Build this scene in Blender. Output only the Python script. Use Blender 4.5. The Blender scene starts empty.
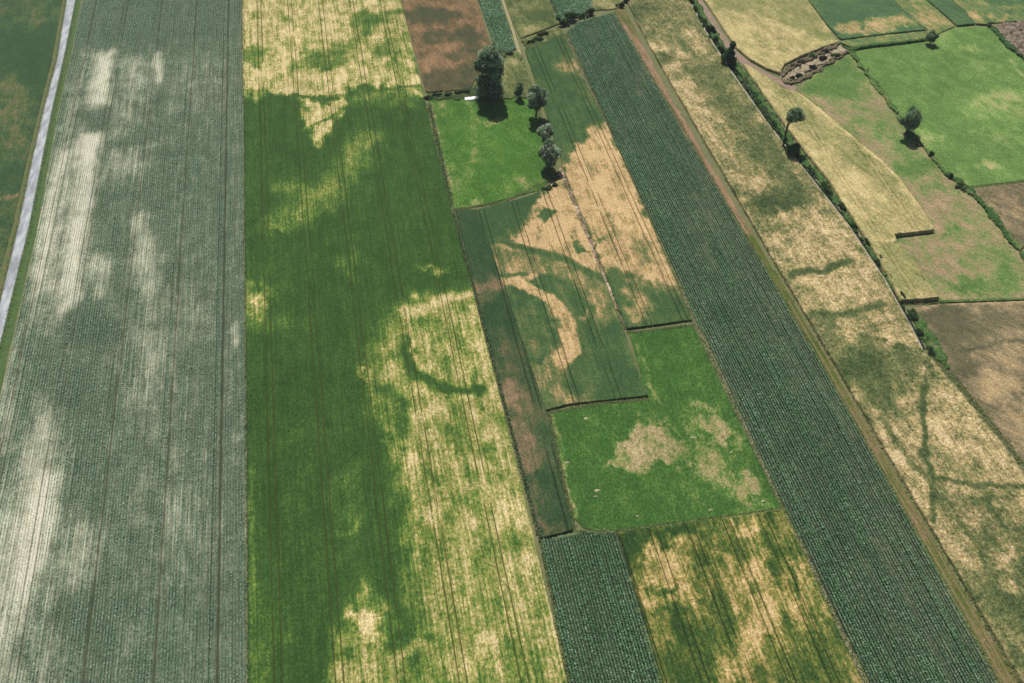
import bpy, math, random
import numpy as np
from mathutils import Vector

random.seed(7)
rng = np.random.default_rng(11)
S = bpy.context.scene
COL = S.collection
R = math.radians

# ------------------------------------------------------------------ camera
CAM_H, FOC = 215.0, 995.0
PITCH = math.atan(1011.0 / FOC)
HEAD = math.atan(272.0 / math.hypot(FOC, 1011.0))
FWD = np.array([math.sin(HEAD) * math.cos(PITCH), math.cos(HEAD) * math.cos(PITCH), -math.sin(PITCH)])
RIGHT = np.array([math.cos(HEAD), -math.sin(HEAD), 0.0])
UP = np.cross(RIGHT, FWD)
cam_d = bpy.data.cameras.new("camera")
cam = bpy.data.objects.new("camera", cam_d)
COL.objects.link(cam)
cam_d.sensor_width = 36.0
cam_d.lens = 36.0 * FOC / 1024.0
cam_d.clip_start = 1.0
cam_d.clip_end = 30000.0
cam.location = (0, 0, CAM_H)
cam.rotation_euler = Vector(FWD).to_track_quat('-Z', 'Y').to_euler()
S.camera = cam


def at(px, py):
    """survey point: where the line of sight through a photo pixel meets the plain"""
    d = FWD * FOC + RIGHT * (px - 512.0) + UP * (341.5 - py)
    t = CAM_H / -d[2]
    return (d[0] * t, d[1] * t)


def ats(pts):
    return np.array([at(*p) for p in pts])


# ------------------------------------------------------------------ light
sh = np.array([-math.sin(R(3)), -math.cos(R(3))])      # shadows fall towards the viewer
SUN_EL = R(55)
sun_dir = np.array([-sh[0] * math.cos(SUN_EL), -sh[1] * math.cos(SUN_EL), math.sin(SUN_EL)])   # towards the sun
w = bpy.data.worlds.new("World")
S.world = w
w.use_nodes = True
nt = w.node_tree
sky = nt.nodes.new('ShaderNodeTexSky')
sky.sky_type = 'NISHITA'
sky.sun_disc = False
sky.sun_elevation = SUN_EL
sky.sun_rotation = math.atan2(sun_dir[0], sun_dir[1])
sky.air_density = 1.2
sky.dust_density = 2.0
nt.links.new(sky.outputs[0], nt.nodes['Background'].inputs[0])
nt.nodes['Background'].inputs[1].default_value = 0.05
sd = bpy.data.lights.new("sun", 'SUN')
sd.energy = 5.0
sd.angle = R(0.5)
sd.color = (1.0, 0.955, 0.88)
so = bpy.data.objects.new("sun", sd)
COL.objects.link(so)
so.rotation_euler = Vector(sun_dir).to_track_quat('Z', 'Y').to_euler()
so.location = (0, 200, 300)
S.view_settings.view_transform = 'Standard'
S.view_settings.look = 'None'
S.view_settings.exposure = 0.05
S.view_settings.gamma = 1.0
S.view_settings.use_curve_mapping = False


# ------------------------------------------------------------------ helpers
def tag(o, label=None, cat=None, group=None, kind=None):
    if label: o['label'] = label
    if cat: o['category'] = cat
    if group: o['group'] = group
    if kind: o['kind'] = kind
    return o


def lin(c, k=0.86):
    out = []
    for v in c:
        v = v / 255.0
        out.append((v / 12.92 if v <= 0.04045 else ((v + 0.055) / 1.055) ** 2.4) * k)
    return (*out, 1.0)


def hash2(ix, iy, seed):
    h = (ix.astype(np.int64) * 374761393 + iy.astype(np.int64) * 668265263 + seed * 974711) & 0x7fffffff
    h = ((h ^ (h >> 13)) * 1274126177) & 0x7fffffff
    h = (h ^ (h >> 16)) & 0xffff
    return h / 65535.0


def vnoise(x, y, seed=0):
    ix, iy = np.floor(x), np.floor(y)
    fx, fy = x - ix, y - iy
    fx = fx * fx * (3 - 2 * fx); fy = fy * fy * (3 - 2 * fy)
    a = hash2(ix, iy, seed); b = hash2(ix + 1, iy, seed)
    c = hash2(ix, iy + 1, seed); d = hash2(ix + 1, iy + 1, seed)
    return (a + (b - a) * fx) * (1 - fy) + (c + (d - c) * fx) * fy


def fbm(x, y, seed=0, octv=4):
    t = 0; amp = 0.5; s = 0
    for i in range(octv):
        t = t + amp * vnoise(x, y, seed + i * 17); s += amp
        amp *= 0.5; x = x * 2.03 + 3.1; y = y * 2.03 + 1.7
    return t / s


def poly_sdf(x, y, P):
    """signed distance (positive inside)"""
    n = len(P)
    d2 = np.full(x.shape, 1e18); ins = np.zeros(x.shape, bool)
    for i in range(n):
        ax, ay = P[i]; bx, by = P[(i + 1) % n]
        ex, ey = bx - ax, by - ay
        wx, wy = x - ax, y - ay
        t = np.clip((wx * ex + wy * ey) / (ex * ex + ey * ey + 1e-12), 0, 1)
        d2 = np.minimum(d2, (wx - ex * t) ** 2 + (wy - ey * t) ** 2)
        c = (ay > y) != (by > y)
        if abs(ey) > 1e-12:
            ins ^= c & (x < ex * (y - ay) / ey + ax)
    d = np.sqrt(d2)
    return np.where(ins, d, -d)


def line_dist(x, y, P):
    d2 = np.full(x.shape, 1e18)
    for i in range(len(P) - 1):
        ax, ay = P[i]; bx, by = P[i + 1]
        ex, ey = bx - ax, by - ay
        wx, wy = x - ax, y - ay
        t = np.clip((wx * ex + wy * ey) / (ex * ex + ey * ey + 1e-12), 0, 1)
        d2 = np.minimum(d2, (wx - ex * t) ** 2 + (wy - ey * t) ** 2)
    return np.sqrt(d2)


def sstep(v):
    v = np.clip(v, 0, 1)
    return v * v * (3 - 2 * v)


MOTTLE = .7


def marks(x, y, base, ms, warp=1.0, seed=5, mot=1.0):
    """crop marks: list of ('P',pts,soft,val[,op]) ('L',pts,width,soft,val[,op]) ('E',cx,cy,rx,ry,soft,val[,op])"""
    m = np.full(x.shape, float(base))
    wx = x + warp * ((fbm(x / 9, y / 9, seed, 4) - .5) * 8 + (fbm(x / 2.2, y / 3.6, seed + 3, 3) - .5) * 5)
    wy = y + warp * ((fbm(x / 9, y / 11, seed + 50, 4) - .5) * 10 + (fbm(x / 2.2, y / 3.6, seed + 9, 3) - .5) * 8)
    for k in ms:
        if k[0] == 'P':
            msk = sstep(poly_sdf(wx, wy, ats(k[1])) / (k[2] * 1.5) + .5); val = k[3]; op = k[4] if len(k) > 4 else 1
        elif k[0] == 'E':
            cx, cy, rx, ry, soft, val = k[1:7]
            P = ats([(cx + rx * math.cos(a), cy + ry * math.sin(a)) for a in np.linspace(0, 2 * math.pi, 19)[:-1]])
            msk = sstep(poly_sdf(wx, wy, P) / (soft * 1.5) + .5); op = k[7] if len(k) > 7 else 1
        else:
            q = .35
            lx = x + (wx - x) * q; ly = y + (wy - y) * q
            msk = sstep((k[2] / 2 - line_dist(lx, ly, ats(k[1]))) / k[3] + .5); val = k[4]; op = k[5] if len(k) > 5 else 1
        m = m + (val - m) * msk * op
    if warp:
        # the dappling of half-dead stands
        a = sstep((m - .12) / .4)
        m = m + a * ((fbm(x / 1.6, y / 5.5, seed + 70, 4) - .5) * .75 + (fbm(x / 5, y / 4, seed + 90, 4) - .5) * .55) * MOTTLE * mot
    return m


def mesh_np(name, V, F, mat, parent=None, attrs=None, smooth=False, fattrs=None):
    me = bpy.data.meshes.new(name)
    V = np.asarray(V, np.float32); F = np.asarray(F, np.int32)
    nv, nf, k = len(V), len(F), F.shape[1]
    me.vertices.add(nv); me.vertices.foreach_set('co', V.ravel())
    me.loops.add(nf * k); me.loops.foreach_set('vertex_index', F.ravel())
    me.polygons.add(nf)
    me.polygons.foreach_set('loop_start', np.arange(0, nf * k, k, dtype=np.int32))
    me.polygons.foreach_set('loop_total', np.full(nf, k, np.int32))
    if smooth: me.polygons.foreach_set('use_smooth', np.ones(nf, bool))
    me.update(calc_edges=True)
    for n_, a in (attrs or {}).items():
        at_ = me.attributes.new(n_, 'FLOAT', 'POINT'); at_.data.foreach_set('value', np.asarray(a, np.float32))
    for n_, a in (fattrs or {}).items():
        at_ = me.attributes.new(n_, 'FLOAT', 'FACE'); at_.data.foreach_set('value', np.asarray(a, np.float32))
    if mat: me.materials.append(mat)
    o = bpy.data.objects.new(name, me)
    COL.objects.link(o)
    if parent: o.parent = parent
    return o


def empty(name, loc, rz=0.0):
    o = bpy.data.objects.new(name, None)
    o.empty_display_size = .5
    COL.objects.link(o); o.location = loc; o.rotation_euler = (0, 0, rz)
    return o


# ------------------------------------------------------------------ materials
class NT:
    def __init__(s, name, rough=0.9, spec=0.2):
        s.m = bpy.data.materials.new(name); s.m.use_nodes = True
        s.t = s.m.node_tree; s.n = s.t.nodes
        s.b = s.n['Principled BSDF']
        s.b.inputs['Roughness'].default_value = rough
        s.b.inputs['Specular IOR Level'].default_value = spec
        s.pos = s.n.new('ShaderNodeNewGeometry').outputs['Position']

    def link(s, a, b): s.t.links.new(a, b)

    def math(s, op, a, b=None, c=None, clamp=False):
        n = s.n.new('ShaderNodeMath'); n.operation = op; n.use_clamp = clamp
        for i, v in enumerate((a, b, c)):
            if v is None: continue
            if hasattr(v, 'links'): s.link(v, n.inputs[i])
            else: n.inputs[i].default_value = v
        return n.outputs[0]

    def noise(s, scale=(1, 1, 1), rot=0.0, detail=3, rough=.55, off=0.0):
        mp0 = s.n.new('ShaderNodeMapping'); mp0.vector_type = 'POINT'
        mp0.inputs['Rotation'].default_value = (0, 0, rot)
        mp = s.n.new('ShaderNodeMapping')
        mp.inputs['Scale'].default_value = scale; mp.inputs['Location'].default_value = (off, off * .7, 0)
        s.link(s.pos, mp0.inputs[0]); s.link(mp0.outputs[0], mp.inputs[0])
        n = s.n.new('ShaderNodeTexNoise')
        n.inputs['Scale'].default_value = 1; n.inputs['Detail'].default_value = detail
        n.inputs['Roughness'].default_value = rough
        s.link(mp.outputs[0], n.inputs['Vector'])
        return n.outputs['Fac']

    def attr(s, name):
        n = s.n.new('ShaderNodeAttribute'); n.attribute_name = name
        return n.outputs['Fac']

    def ramp(s, fac, cols):
        n = s.n.new('ShaderNodeValToRGB'); e = n.color_ramp.elements
        while len(e) < len(cols): e.new(0.5)
        for i, (p, c) in enumerate(cols):
            e[i].position = p
        for i, (p, c) in enumerate(cols):
            e[i].color = c
        s.link(fac, n.inputs[0])
        return n.outputs[0]

    def mix(s, fac, a, b, mode='MIX'):
        n = s.n.new('ShaderNodeMix'); n.data_type = 'RGBA'; n.blend_type = mode
        for sock, v in ((n.inputs[0], fac), (n.inputs[6], a), (n.inputs[7], b)):
            if hasattr(v, 'links'): s.link(v, sock)
            else: sock.default_value = v
        return n.outputs[2]

    def scale_col(s, col, f):
        n = s.n.new('ShaderNodeVectorMath'); n.operation = 'SCALE'
        s.link(col, n.inputs[0])
        if hasattr(f, 'links'): s.link(f, n.inputs[3])
        else: n.inputs[3].default_value = f
        return n.outputs[0]


def ramp_cols(cols, k=0.86):
    n = len(cols)
    return [(i / (n - 1), lin(c, k)) for i, c in enumerate(cols)]


def canopy_mat(name, cols, rot=0.0, streak=.35, patch=.35, fine=.3, tram=(70, 66, 44), bright=.35, k=.86,
               sfreq=1.5, swarp=.04, calm=.32):
    s = NT(name, .95, .1)
    n1 = s.noise((sfreq, swarp, 1), rot, 4, .7)
    n2 = s.noise((.2, .13, 1), rot, 7, .68, 11)
    n3 = s.noise((1.3, .8, 1.3), rot, 4, .7, 31)
    n4 = s.noise((3.0, 2.0, 3.0), rot, 3, .75, 57)
    d = s.attr('dry')
    amp = s.math('MULTIPLY_ADD', d, 1.7, calm, clamp=False)
    amp = s.math('MINIMUM', amp, 1.1)
    # patchiness is strongest where the stand is neither fully green nor fully dead
    d = s.math('MULTIPLY_ADD', s.math('MULTIPLY', s.math('SUBTRACT', n1, .5), amp), streak * 3.6, d)
    d = s.math('MULTIPLY_ADD', s.math('MULTIPLY', s.math('SUBTRACT', n2, .5), amp), patch * 3.4, d)
    d = s.math('MULTIPLY_ADD', s.math('MULTIPLY', s.math('SUBTRACT', n3, .5), amp), fine * 4.6, d, clamp=True)
    c = s.ramp(d, ramp_cols(cols, k))
    b = s.math('MULTIPLY_ADD', s.math('SUBTRACT', n4, .5), bright * 10.0, 1.0)
    n5 = s.noise((3.2, .2, 1), rot, 3, .6, 77)
    b = s.math('MULTIPLY', b, s.math('MULTIPLY_ADD', s.math('SUBTRACT', n5, .5), bright * 2.0, 1.0))
    n6 = s.noise((.05, .035, 1), rot, 4, .6, 91)
    b = s.math('MULTIPLY', b, s.math('MULTIPLY_ADD', s.math('SUBTRACT', n6, .5), .55, 1.0))
    b = s.math('MAXIMUM', b, .3)
    c = s.scale_col(c, b)
    c = s.mix(s.math('MULTIPLY', s.attr('tram'), .85), c, lin(tram, k))
    s.link(c, s.b.inputs['Base Color'])
    return s.m


def simple_mat(name, cols, scale=1.0, bright=.3, rough=.9, spec=.2, k=.86, rot=0.0, aniso=1.0):
    s = NT(name, rough, spec)
    n = s.noise((scale, scale * aniso, scale), rot, 5, .62)
    n2 = s.noise((scale * 9, scale * 9 * aniso, scale * 9), rot, 3, .6, 13)
    d = s.math('MULTIPLY_ADD', s.math('SUBTRACT', n, .5), 2.2, .5, clamp=True)
    c = s.ramp(d, ramp_cols(cols, k))
    c = s.scale_col(c, s.math('MULTIPLY_ADD', s.math('SUBTRACT', n2, .5), bright * 2.4, 1.0))
    s.link(c, s.b.inputs['Base Color'])
    return s.m


def leaf_mat(name, cols, k=.86, rough=.8, spec=.12, trans=.5):
    """thin leaves: reflect light and let part of it through"""
    s = NT(name, rough, spec)
    c = s.ramp(s.attr('tone'), ramp_cols(cols, k))
    s.link(c, s.b.inputs['Base Color'])
    t = s.n.new('ShaderNodeBsdfTranslucent'); s.link(c, t.inputs[0])
    mx = s.n.new('ShaderNodeMixShader'); mx.inputs[0].default_value = trans
    s.link(s.b.outputs[0], mx.inputs[1]); s.link(t.outputs[0], mx.inputs[2])
    s.link(mx.outputs[0], s.n['Material Output'].inputs[0])
    return s.m


# ------------------------------------------------------------------ canopy (standing crop or sward)
def canopy(name, poly, mat, h, base, ms, label, cat, rowdir=None, tram=None, dx=.36, dy=.36, bump=.15, warp=1.0,
           edge=.3, seed=3, tramw=.13, gauge=.88, depth=None, lumps=0.0, rows=None):
    P = ats(poly)
    if rowdir is None: ang = 0.0
    else:
        a, b = at(*rowdir[0]), at(*rowdir[1])
        ang = math.atan2(-(b[0] - a[0]), b[1] - a[1])
    ca, sa = math.cos(ang), math.sin(ang)
    Lx = P[:, 0] * ca + P[:, 1] * sa; Ly = -P[:, 0] * sa + P[:, 1] * ca
    PL = np.stack([Lx, Ly], 1)
    x0, x1, y0, y1 = Lx.min() - .5, Lx.max() + .5, Ly.min() - .5, Ly.max() + .5
    xs = np.arange(x0, x1, dx)
    tr = np.zeros(len(xs))
    if tram:
        start, pitch = tram
        tx = at(*start); c0 = tx[0] * ca + tx[1] * sa
        cs = c0 + pitch * np.arange(-40, 41)
        cs = cs[(cs > x0) & (cs < x1)]
        ex, et = [], []
        keep = np.ones(len(xs), bool)
        for c in cs:
            for g in (-gauge, gauge):
                ex += [c + g - tramw - .03, c + g - tramw, c + g + tramw, c + g + tramw + .03]; et += [0, 1, 1, 0]
                keep &= np.abs(xs - c - g) > tramw + .07
        xs = np.concatenate([xs[keep], ex]); tr = np.concatenate([tr[keep], et])
        o = np.argsort(xs); xs, tr = xs[o], tr[o]
    # rows get wider apart with distance from the viewer
    ys = [y0]
    while ys[-1] < y1: ys.append(ys[-1] + dy * max(.8, min(2.0, (ys[-1] + 160) / 330)))
    ys = np.array(ys)
    X, Y = np.meshgrid(xs, ys); T = np.repeat(tr[None], len(ys), 0)
    cx = (X[:-1, :-1] + X[1:, 1:]) / 2; cy = (Y[:-1, :-1] + Y[1:, 1:]) / 2
    ex = (fbm(cx / 3.1, cy / 3.1, seed, 3) - .5) * 2 * edge
    inside = poly_sdf(cx, cy, PL) + ex > 0
    wX = X * ca - Y * sa; wY = X * sa + Y * ca
    dry = marks(wX, wY, base, ms, warp, seed)
    dep = depth if depth is not None else h * .75
    Z = h + (rng.random(X.shape) - .5) * bump * 2 + (fbm(wX / 3, wY / 3, seed) - .5) * bump * 2.5
    if lumps: Z = Z + (fbm(wX / 1.2, wY / 1.2, seed + 4, 3) - .5) * lumps
    lodged = T > 0
    brk = sstep((fbm(wX / 14, wY / 14, seed + 77) - .26) / .12)       # wheelings partly grown over
    Z = np.where(lodged, h - dep * brk, Z)
    T = T * brk
    ny, nx = X.shape
    idx = np.arange(ny * nx).reshape(ny, nx)
    m = inside
    F = np.stack([idx[:-1, :-1][m], idx[:-1, 1:][m], idx[1:, 1:][m], idx[1:, :-1][m]], 1)
    V = np.stack([wX.ravel(), wY.ravel(), Z.ravel()], 1)
    dryr, Tr = dry.ravel(), T.ravel()
    # standing side faces follow the surveyed edge
    def snap(ids):
        p = V[ids][:, :2]; best = np.full(len(p), 1e18); q = p.copy()
        for i in range(len(P)):
            A, B = P[i], P[(i + 1) % len(P)]; E = B - A
            t = np.clip(((p - A) @ E) / (E @ E + 1e-12), 0, 1)
            c_ = A + t[:, None] * E; d_ = ((p - c_) ** 2).sum(1)
            k_ = d_ < best; best[k_] = d_[k_]; q[k_] = c_[k_]
        ok = best < (1.3 * dx) ** 2 + edge * edge
        nx_ = (fbm(p[:, 0] / 2.5, p[:, 1] / 2.5, seed + 8, 3) - .5) * edge
        q = q + np.stack([nx_, nx_ * .6], 1)
        V[ids[ok], :2] = q[ok]
    pad = np.pad(m, 1)
    walls = []
    for (sl, a, b) in ((pad[1:-1, :-2], idx[:-1, :-1], idx[1:, :-1]), (pad[1:-1, 2:], idx[1:, 1:], idx[:-1, 1:]),
                       (pad[:-2, 1:-1], idx[:-1, 1:], idx[:-1, :-1]), (pad[2:, 1:-1], idx[1:, :-1], idx[1:, 1:])):
        q = m & ~sl
        walls.append(np.stack([a[q], b[q]], 1))
    W = np.concatenate(walls)
    if edge < .9: snap(np.unique(W))
    n0 = len(V)
    low = V[W.ravel()].copy(); low[:, 2] = .02
    V = np.concatenate([V, low]); dryr = np.concatenate([dryr, dryr[W.ravel()]]); Tr = np.concatenate([Tr, np.zeros(len(low))])
    k = np.arange(len(W))
    F = np.concatenate([F, np.stack([W[:, 0], W[:, 1], n0 + 2 * k + 1, n0 + 2 * k], 1)])
    used = np.zeros(len(V), bool); used[F.ravel()] = True
    rm = np.cumsum(used) - 1
    o = mesh_np(name, V[used], rm[F], mat, attrs={'dry': dryr[used], 'tram': Tr[used]}, smooth=False)
    return tag(o, label, cat, kind='stuff')


def row_crop(name, poly, mat, base, ms, label, cat, rowdir=None, row=.75, gap=.3, leaf=.5, width=.15, h=1.0, nl=4,
             warp=1.0, seed=3, shrink=.55, skiprow=(), jit=.035, tracks=()):
    """plants in drilled rows: each plant a whorl of arching leaf blades; dry ground gives small plants"""
    P = ats(poly)
    if rowdir is None: ang = 0.0
    else:
        a, b = at(*rowdir[0]), at(*rowdir[1]); ang = math.atan2(-(b[0] - a[0]), b[1] - a[1])
    ca, sa = math.cos(ang), math.sin(ang)
    Lx = P[:, 0] * ca + P[:, 1] * sa; Ly = -P[:, 0] * sa + P[:, 1] * ca
    xs = np.arange(Lx.min(), Lx.max(), row); ys = np.arange(Ly.min(), Ly.max(), gap)
    xo = (rng.random(len(xs)) - .5) * .12
    wide = np.zeros(len(xs), bool)
    for q in skiprow: wide[q::24] = True
    X, Y = np.meshgrid(xs + xo, ys)
    vig = 1 + .18 * (rng.random(len(xs)) - .5) * 2
    VG = np.repeat(vig[None], len(ys), 0); VG[:, wide] *= .45
    X = X + (rng.random(X.shape) - .5) * jit * 2; Y = Y + (rng.random(X.shape) - .5) * gap * .8
    if tracks: VG = VG * (1 - .92 * track_mask(X, tracks))
    m = (poly_sdf(X, Y, np.stack([Lx, Ly], 1)) > 0)
    X, Y, VG = X[m], Y[m], VG[m]
    wX = X * ca - Y * sa; wY = X * sa + Y * ca
    dry = marks(wX, wY, base, ms, warp, seed, mot=.25)
    dry = dry + (fbm(X / .9, Y / 45, seed + 5, 3) - .5) * .85 + (fbm(X / 3, Y / 70, seed + 15, 3) - .5) * .6 + (fbm(X / 4, Y / 9, seed + 6, 3) - .5) * .14
    dry = np.clip(dry, 0, 1)
    keep = rng.random(len(X)) > dry * .3
    wX, wY, dry, VG = wX[keep], wY[keep], dry[keep], VG[keep]
    n = len(wX)
    sz = (1 - shrink * dry) * VG * (.72 + .56 * rng.random(n)); pt = rng.random(n) ** 1.6
    Vs, Ts = [], []
    for i in range(nl):
        a = rng.random(n) * 2 * math.pi
        L = leaf * sz * (.7 + .6 * rng.random(n)); Wd = width * (.35 + .65 * sz) * (.8 + .4 * rng.random(n))
        z0 = h * sz * (.55 + .45 * rng.random(n)); rise = L * (.55 * rng.random(n) - .15)
        dxx, dyy = np.cos(a), np.sin(a); nxx, nyy = -dyy, dxx
        tl = (rng.random(n) - .5) * .8
        b = np.stack([wX, wY, z0], 1)
        m1 = np.stack([wX + dxx * L * .5 + nxx * Wd / 2, wY + dyy * L * .5 + nyy * Wd / 2, z0 + rise + tl * Wd], 1)
        m2 = np.stack([wX + dxx * L * .5 - nxx * Wd / 2, wY + dyy * L * .5 - nyy * Wd / 2, z0 + rise - tl * Wd], 1)
        tp = np.stack([wX + dxx * L, wY + dyy * L, z0 + rise * .6 - L * .25], 1)
        Vs.append(np.stack([b, m2, tp, m1], 1))
        Ts.append(np.clip(rng.random(n) * .4 + .5 * pt + .2 * dry + .25 * (fbm(wX / 6, wY / 9, seed + 40) - .5), 0, 1))
    V = np.concatenate(Vs).reshape(-1, 3)
    F = np.arange(len(V)).reshape(-1, 4)
    o = mesh_np(name, V, F, mat, fattrs={'tone': np.concatenate(Ts)})
    return tag(o, label, cat, kind='stuff')


def track_mask(x, tracks):
    m = np.zeros(x.shape)
    for c in tracks:
        m = np.maximum(m, (np.abs(np.abs(x - c) - .9) < .19).astype(float))
    return m


def sheet(name, poly, mat, z, kind='structure', label=None, cat=None, dens=1.2, base=0, ms=(), edge=.2, warp=1.0, seed=3, tracks=None):
    """a thin ground surface of even level following a surveyed outline (regular grid cut to the outline)"""
    P = ats(poly)
    xs = np.arange(P[:, 0].min() - .5, P[:, 0].max() + .5, .3 if tracks else dens); ys = np.arange(P[:, 1].min() - .5, P[:, 1].max() + .5, dens)
    X, Y = np.meshgrid(xs, ys)
    cx = (X[:-1, :-1] + X[1:, 1:]) / 2; cy = (Y[:-1, :-1] + Y[1:, 1:]) / 2
    m = poly_sdf(cx, cy, P) + (vnoise(cx / 1.1, cy / 1.1, seed) - .5) * 2 * edge > 0
    idx = np.arange(X.size).reshape(X.shape)
    F = np.stack([idx[:-1, :-1][m], idx[:-1, 1:][m], idx[1:, 1:][m], idx[1:, :-1][m]], 1)
    V = np.stack([X.ravel(), Y.ravel(), np.full(X.size, z)], 1)
    used = np.zeros(len(V), bool); used[F.ravel()] = True; rm = np.cumsum(used) - 1
    V = V[used]
    dry = marks(V[:, 0], V[:, 1], base, ms, warp, seed, mot=.25)
    o = mesh_np(name, V, rm[F], mat, attrs={'dry': dry, 'tram': track_mask(V[:, 0], tracks) if tracks else np.zeros(len(V))})
    return tag(o, label, cat, kind=kind)


def ribbon(name, left, right, mat, z=.05, n=None, label=None, cat=None, kind='structure', crown=0.0):
    """strip between two surveyed edges, with short sides down to the ground"""
    def resample(pts, n):
        P = ats(pts); d = np.r_[0, np.cumsum(np.linalg.norm(np.diff(P, axis=0), axis=1))]
        t = np.linspace(0, d[-1], n); return np.stack([np.interp(t, d, P[:, 0]), np.interp(t, d, P[:, 1])], 1)
    n = n or 160
    A, B = resample(left, n), resample(right, n)
    k = 7; V = []
    for i in range(n):
        for j in range(k):
            s = (j / (k - 1)); p = A[i] * (1 - s) + B[i] * s
            V.append((p[0] + random.uniform(-.05, .05), p[1] + random.uniform(-.05, .05), z + crown * (1 - (2 * s - 1) ** 2)))
    for i in range(n):
        V.append((*A[i], 0)); V.append((*B[i], 0))
    F = [(i * k + j, i * k + j + 1, (i + 1) * k + j + 1, (i + 1) * k + j) for i in range(n - 1) for j in range(k - 1)]
    q = n * k
    for i in range(n - 1):
        F.append((i * k, (i + 1) * k, q + 2 * i + 2, q + 2 * i))
        F.append((i * k + k - 1, q + 2 * i + 1, q + 2 * i + 3, (i + 1) * k + k - 1))
    V = np.array(V)
    o = mesh_np(name, V, F, mat)
    return tag(o, label, cat, kind=kind)


def VL(x683, y):
    """x on the photo of a line that runs with the furrows"""
    return 240 + (x683 - 240) * (y + 670) / 1353.0


hz = bpy.data.materials.new('air_haze'); hz.use_nodes = True
ht = hz.node_tree; ht.nodes.remove(ht.nodes['Principled BSDF'])
pv = ht.nodes.new('ShaderNodeVolumePrincipled'); pv.inputs['Density'].default_value = 0.00008
pv.inputs['Color'].default_value = (.8, .9, 1.0, 1); pv.inputs['Anisotropy'].default_value = 0.0
ht.links.new(pv.outputs[0], ht.nodes['Material Output'].inputs['Volume'])
hv = np.array([(x, y, z) for z in (-1.0, 232.0) for x, y in ((-12100, -11850), (12100, -11850), (12100, 12350), (-12100, 12350))], float)
tag(mesh_np('haze', hv, [(0, 3, 2, 1), (4, 5, 6, 7), (0, 1, 5, 4), (1, 2, 6, 5), (2, 3, 7, 6), (3, 0, 4, 7)], hz), 'thin pale summer haze over the plain', 'haze', kind='stuff')

# =================================================================== GROUND
GK = .84
ground_m = simple_mat('ground_soil_grass', [(86, 96, 58), (112, 114, 76), (96, 104, 62)], .06, .25)
n = 60
gx = np.sign(np.linspace(-1, 1, n)) * np.abs(np.linspace(-1, 1, n)) ** 2.2 * 12000
X, Y = np.meshgrid(gx, gx + 250)
idx = np.arange(n * n).reshape(n, n)
F = np.stack([idx[:-1, :-1].ravel(), idx[:-1, 1:].ravel(), idx[1:, 1:].ravel(), idx[1:, :-1].ravel()], 1)
tag(mesh_np('ground', np.stack([X.ravel(), Y.ravel(), np.zeros(n * n)], 1), F, ground_m), kind='structure')

YB, YT = 770, -75          # how far past the frame the fields run (photo rows)

# ------------------------------------------------------------------ far left field
road_l = [(86, -85), (67, 0), (57, 60), (43, 113), (33, 157), (18, 228), (-1, 308), (-30, 430), (-90, 690)]
road_r = [(95, -85), (75.4, 0), (64.8, 53), (51.8, 110), (42, 160), (28.6, 228), (-3.4, 358), (-17.5, 430), (-76, 700)]
m_left = canopy_mat('sward_left', [(54, 78, 50), (66, 90, 54), (88, 98, 62), (114, 106, 74), (134, 120, 88)], R(-6), .15, .5, .3, bright=.25, calm=.6)
canopy('grass_field', [(84, -85), (62.5, 0), (52, 60), (38.5, 113), (28, 157), (12, 228), (-9, 308), (-45, 430), (-300, 430), (-200, 0), (-150, -85)],
       m_left, .25, .12, [('P', [(-60, -60), (70, -60), (60, 22), (-60, 30)], 6, .22),
                          ('P', [(-60, 30), (60, 30), (45, 85), (-60, 70)], 8, .0),
                          ('E', 8, 118, 14, 40, 8, .62, .8), ('E', 25, 140, 6, 20, 6, .5), ('E', 18, 95, 10, 18, 6, .45, .7),
                          ('L', [(-20, 205), (14, 196)], 3, 2, .7), ('P', [(-200, 208), (20, 205), (-10, 330), (-200, 330)], 5, .3), ('E', 35, 18, 8, 10, 4, .45, .6)],
       'dark green and brown grass field left of the grey road', 'field', dx=.5, dy=.5, bump=.07)
verge_m = simple_mat('road_verge', [(74, 94, 50), (96, 104, 62), (116, 102, 76)], .35, .4)
ribbon('verge', [(83, -85), (62, 0), (51.5, 60), (37.5, 113), (27, 157), (11, 228), (-10, 308), (-46, 430), (-110, 690)],
       [(p[0] + .5, p[1]) for p in road_l], verge_m, .06)
ribbon('verge', [(p[0] - .5, p[1]) for p in road_r],
       [(101, -85), (81, 0), (71, 53), (58, 110), (49, 160), (37, 228), (7, 358), (-7, 430), (-64, 700)],
       simple_mat('road_verge_green', [(62, 90, 50), (84, 108, 56)], .4, .35), .06)
s = NT('road_surface', .85, .25)
n1 = s.noise((.5, .12, 1), R(8), 4, .6); n2 = s.noise((2.5, .5, 1), R(8), 4, .7, 9)
c = s.ramp(n1, [(.36, lin((140, 144, 148))), (.5, lin((162, 166, 172))), (.64, lin((186, 190, 192)))])
c = s.scale_col(c, s.math('MULTIPLY_ADD', s.math('SUBTRACT', n2, .5), .7, 1.0))
s.link(c, s.b.inputs['Base Color'])
ribbon('road', road_l, road_r, s.m, .1, crown=.05)

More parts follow.
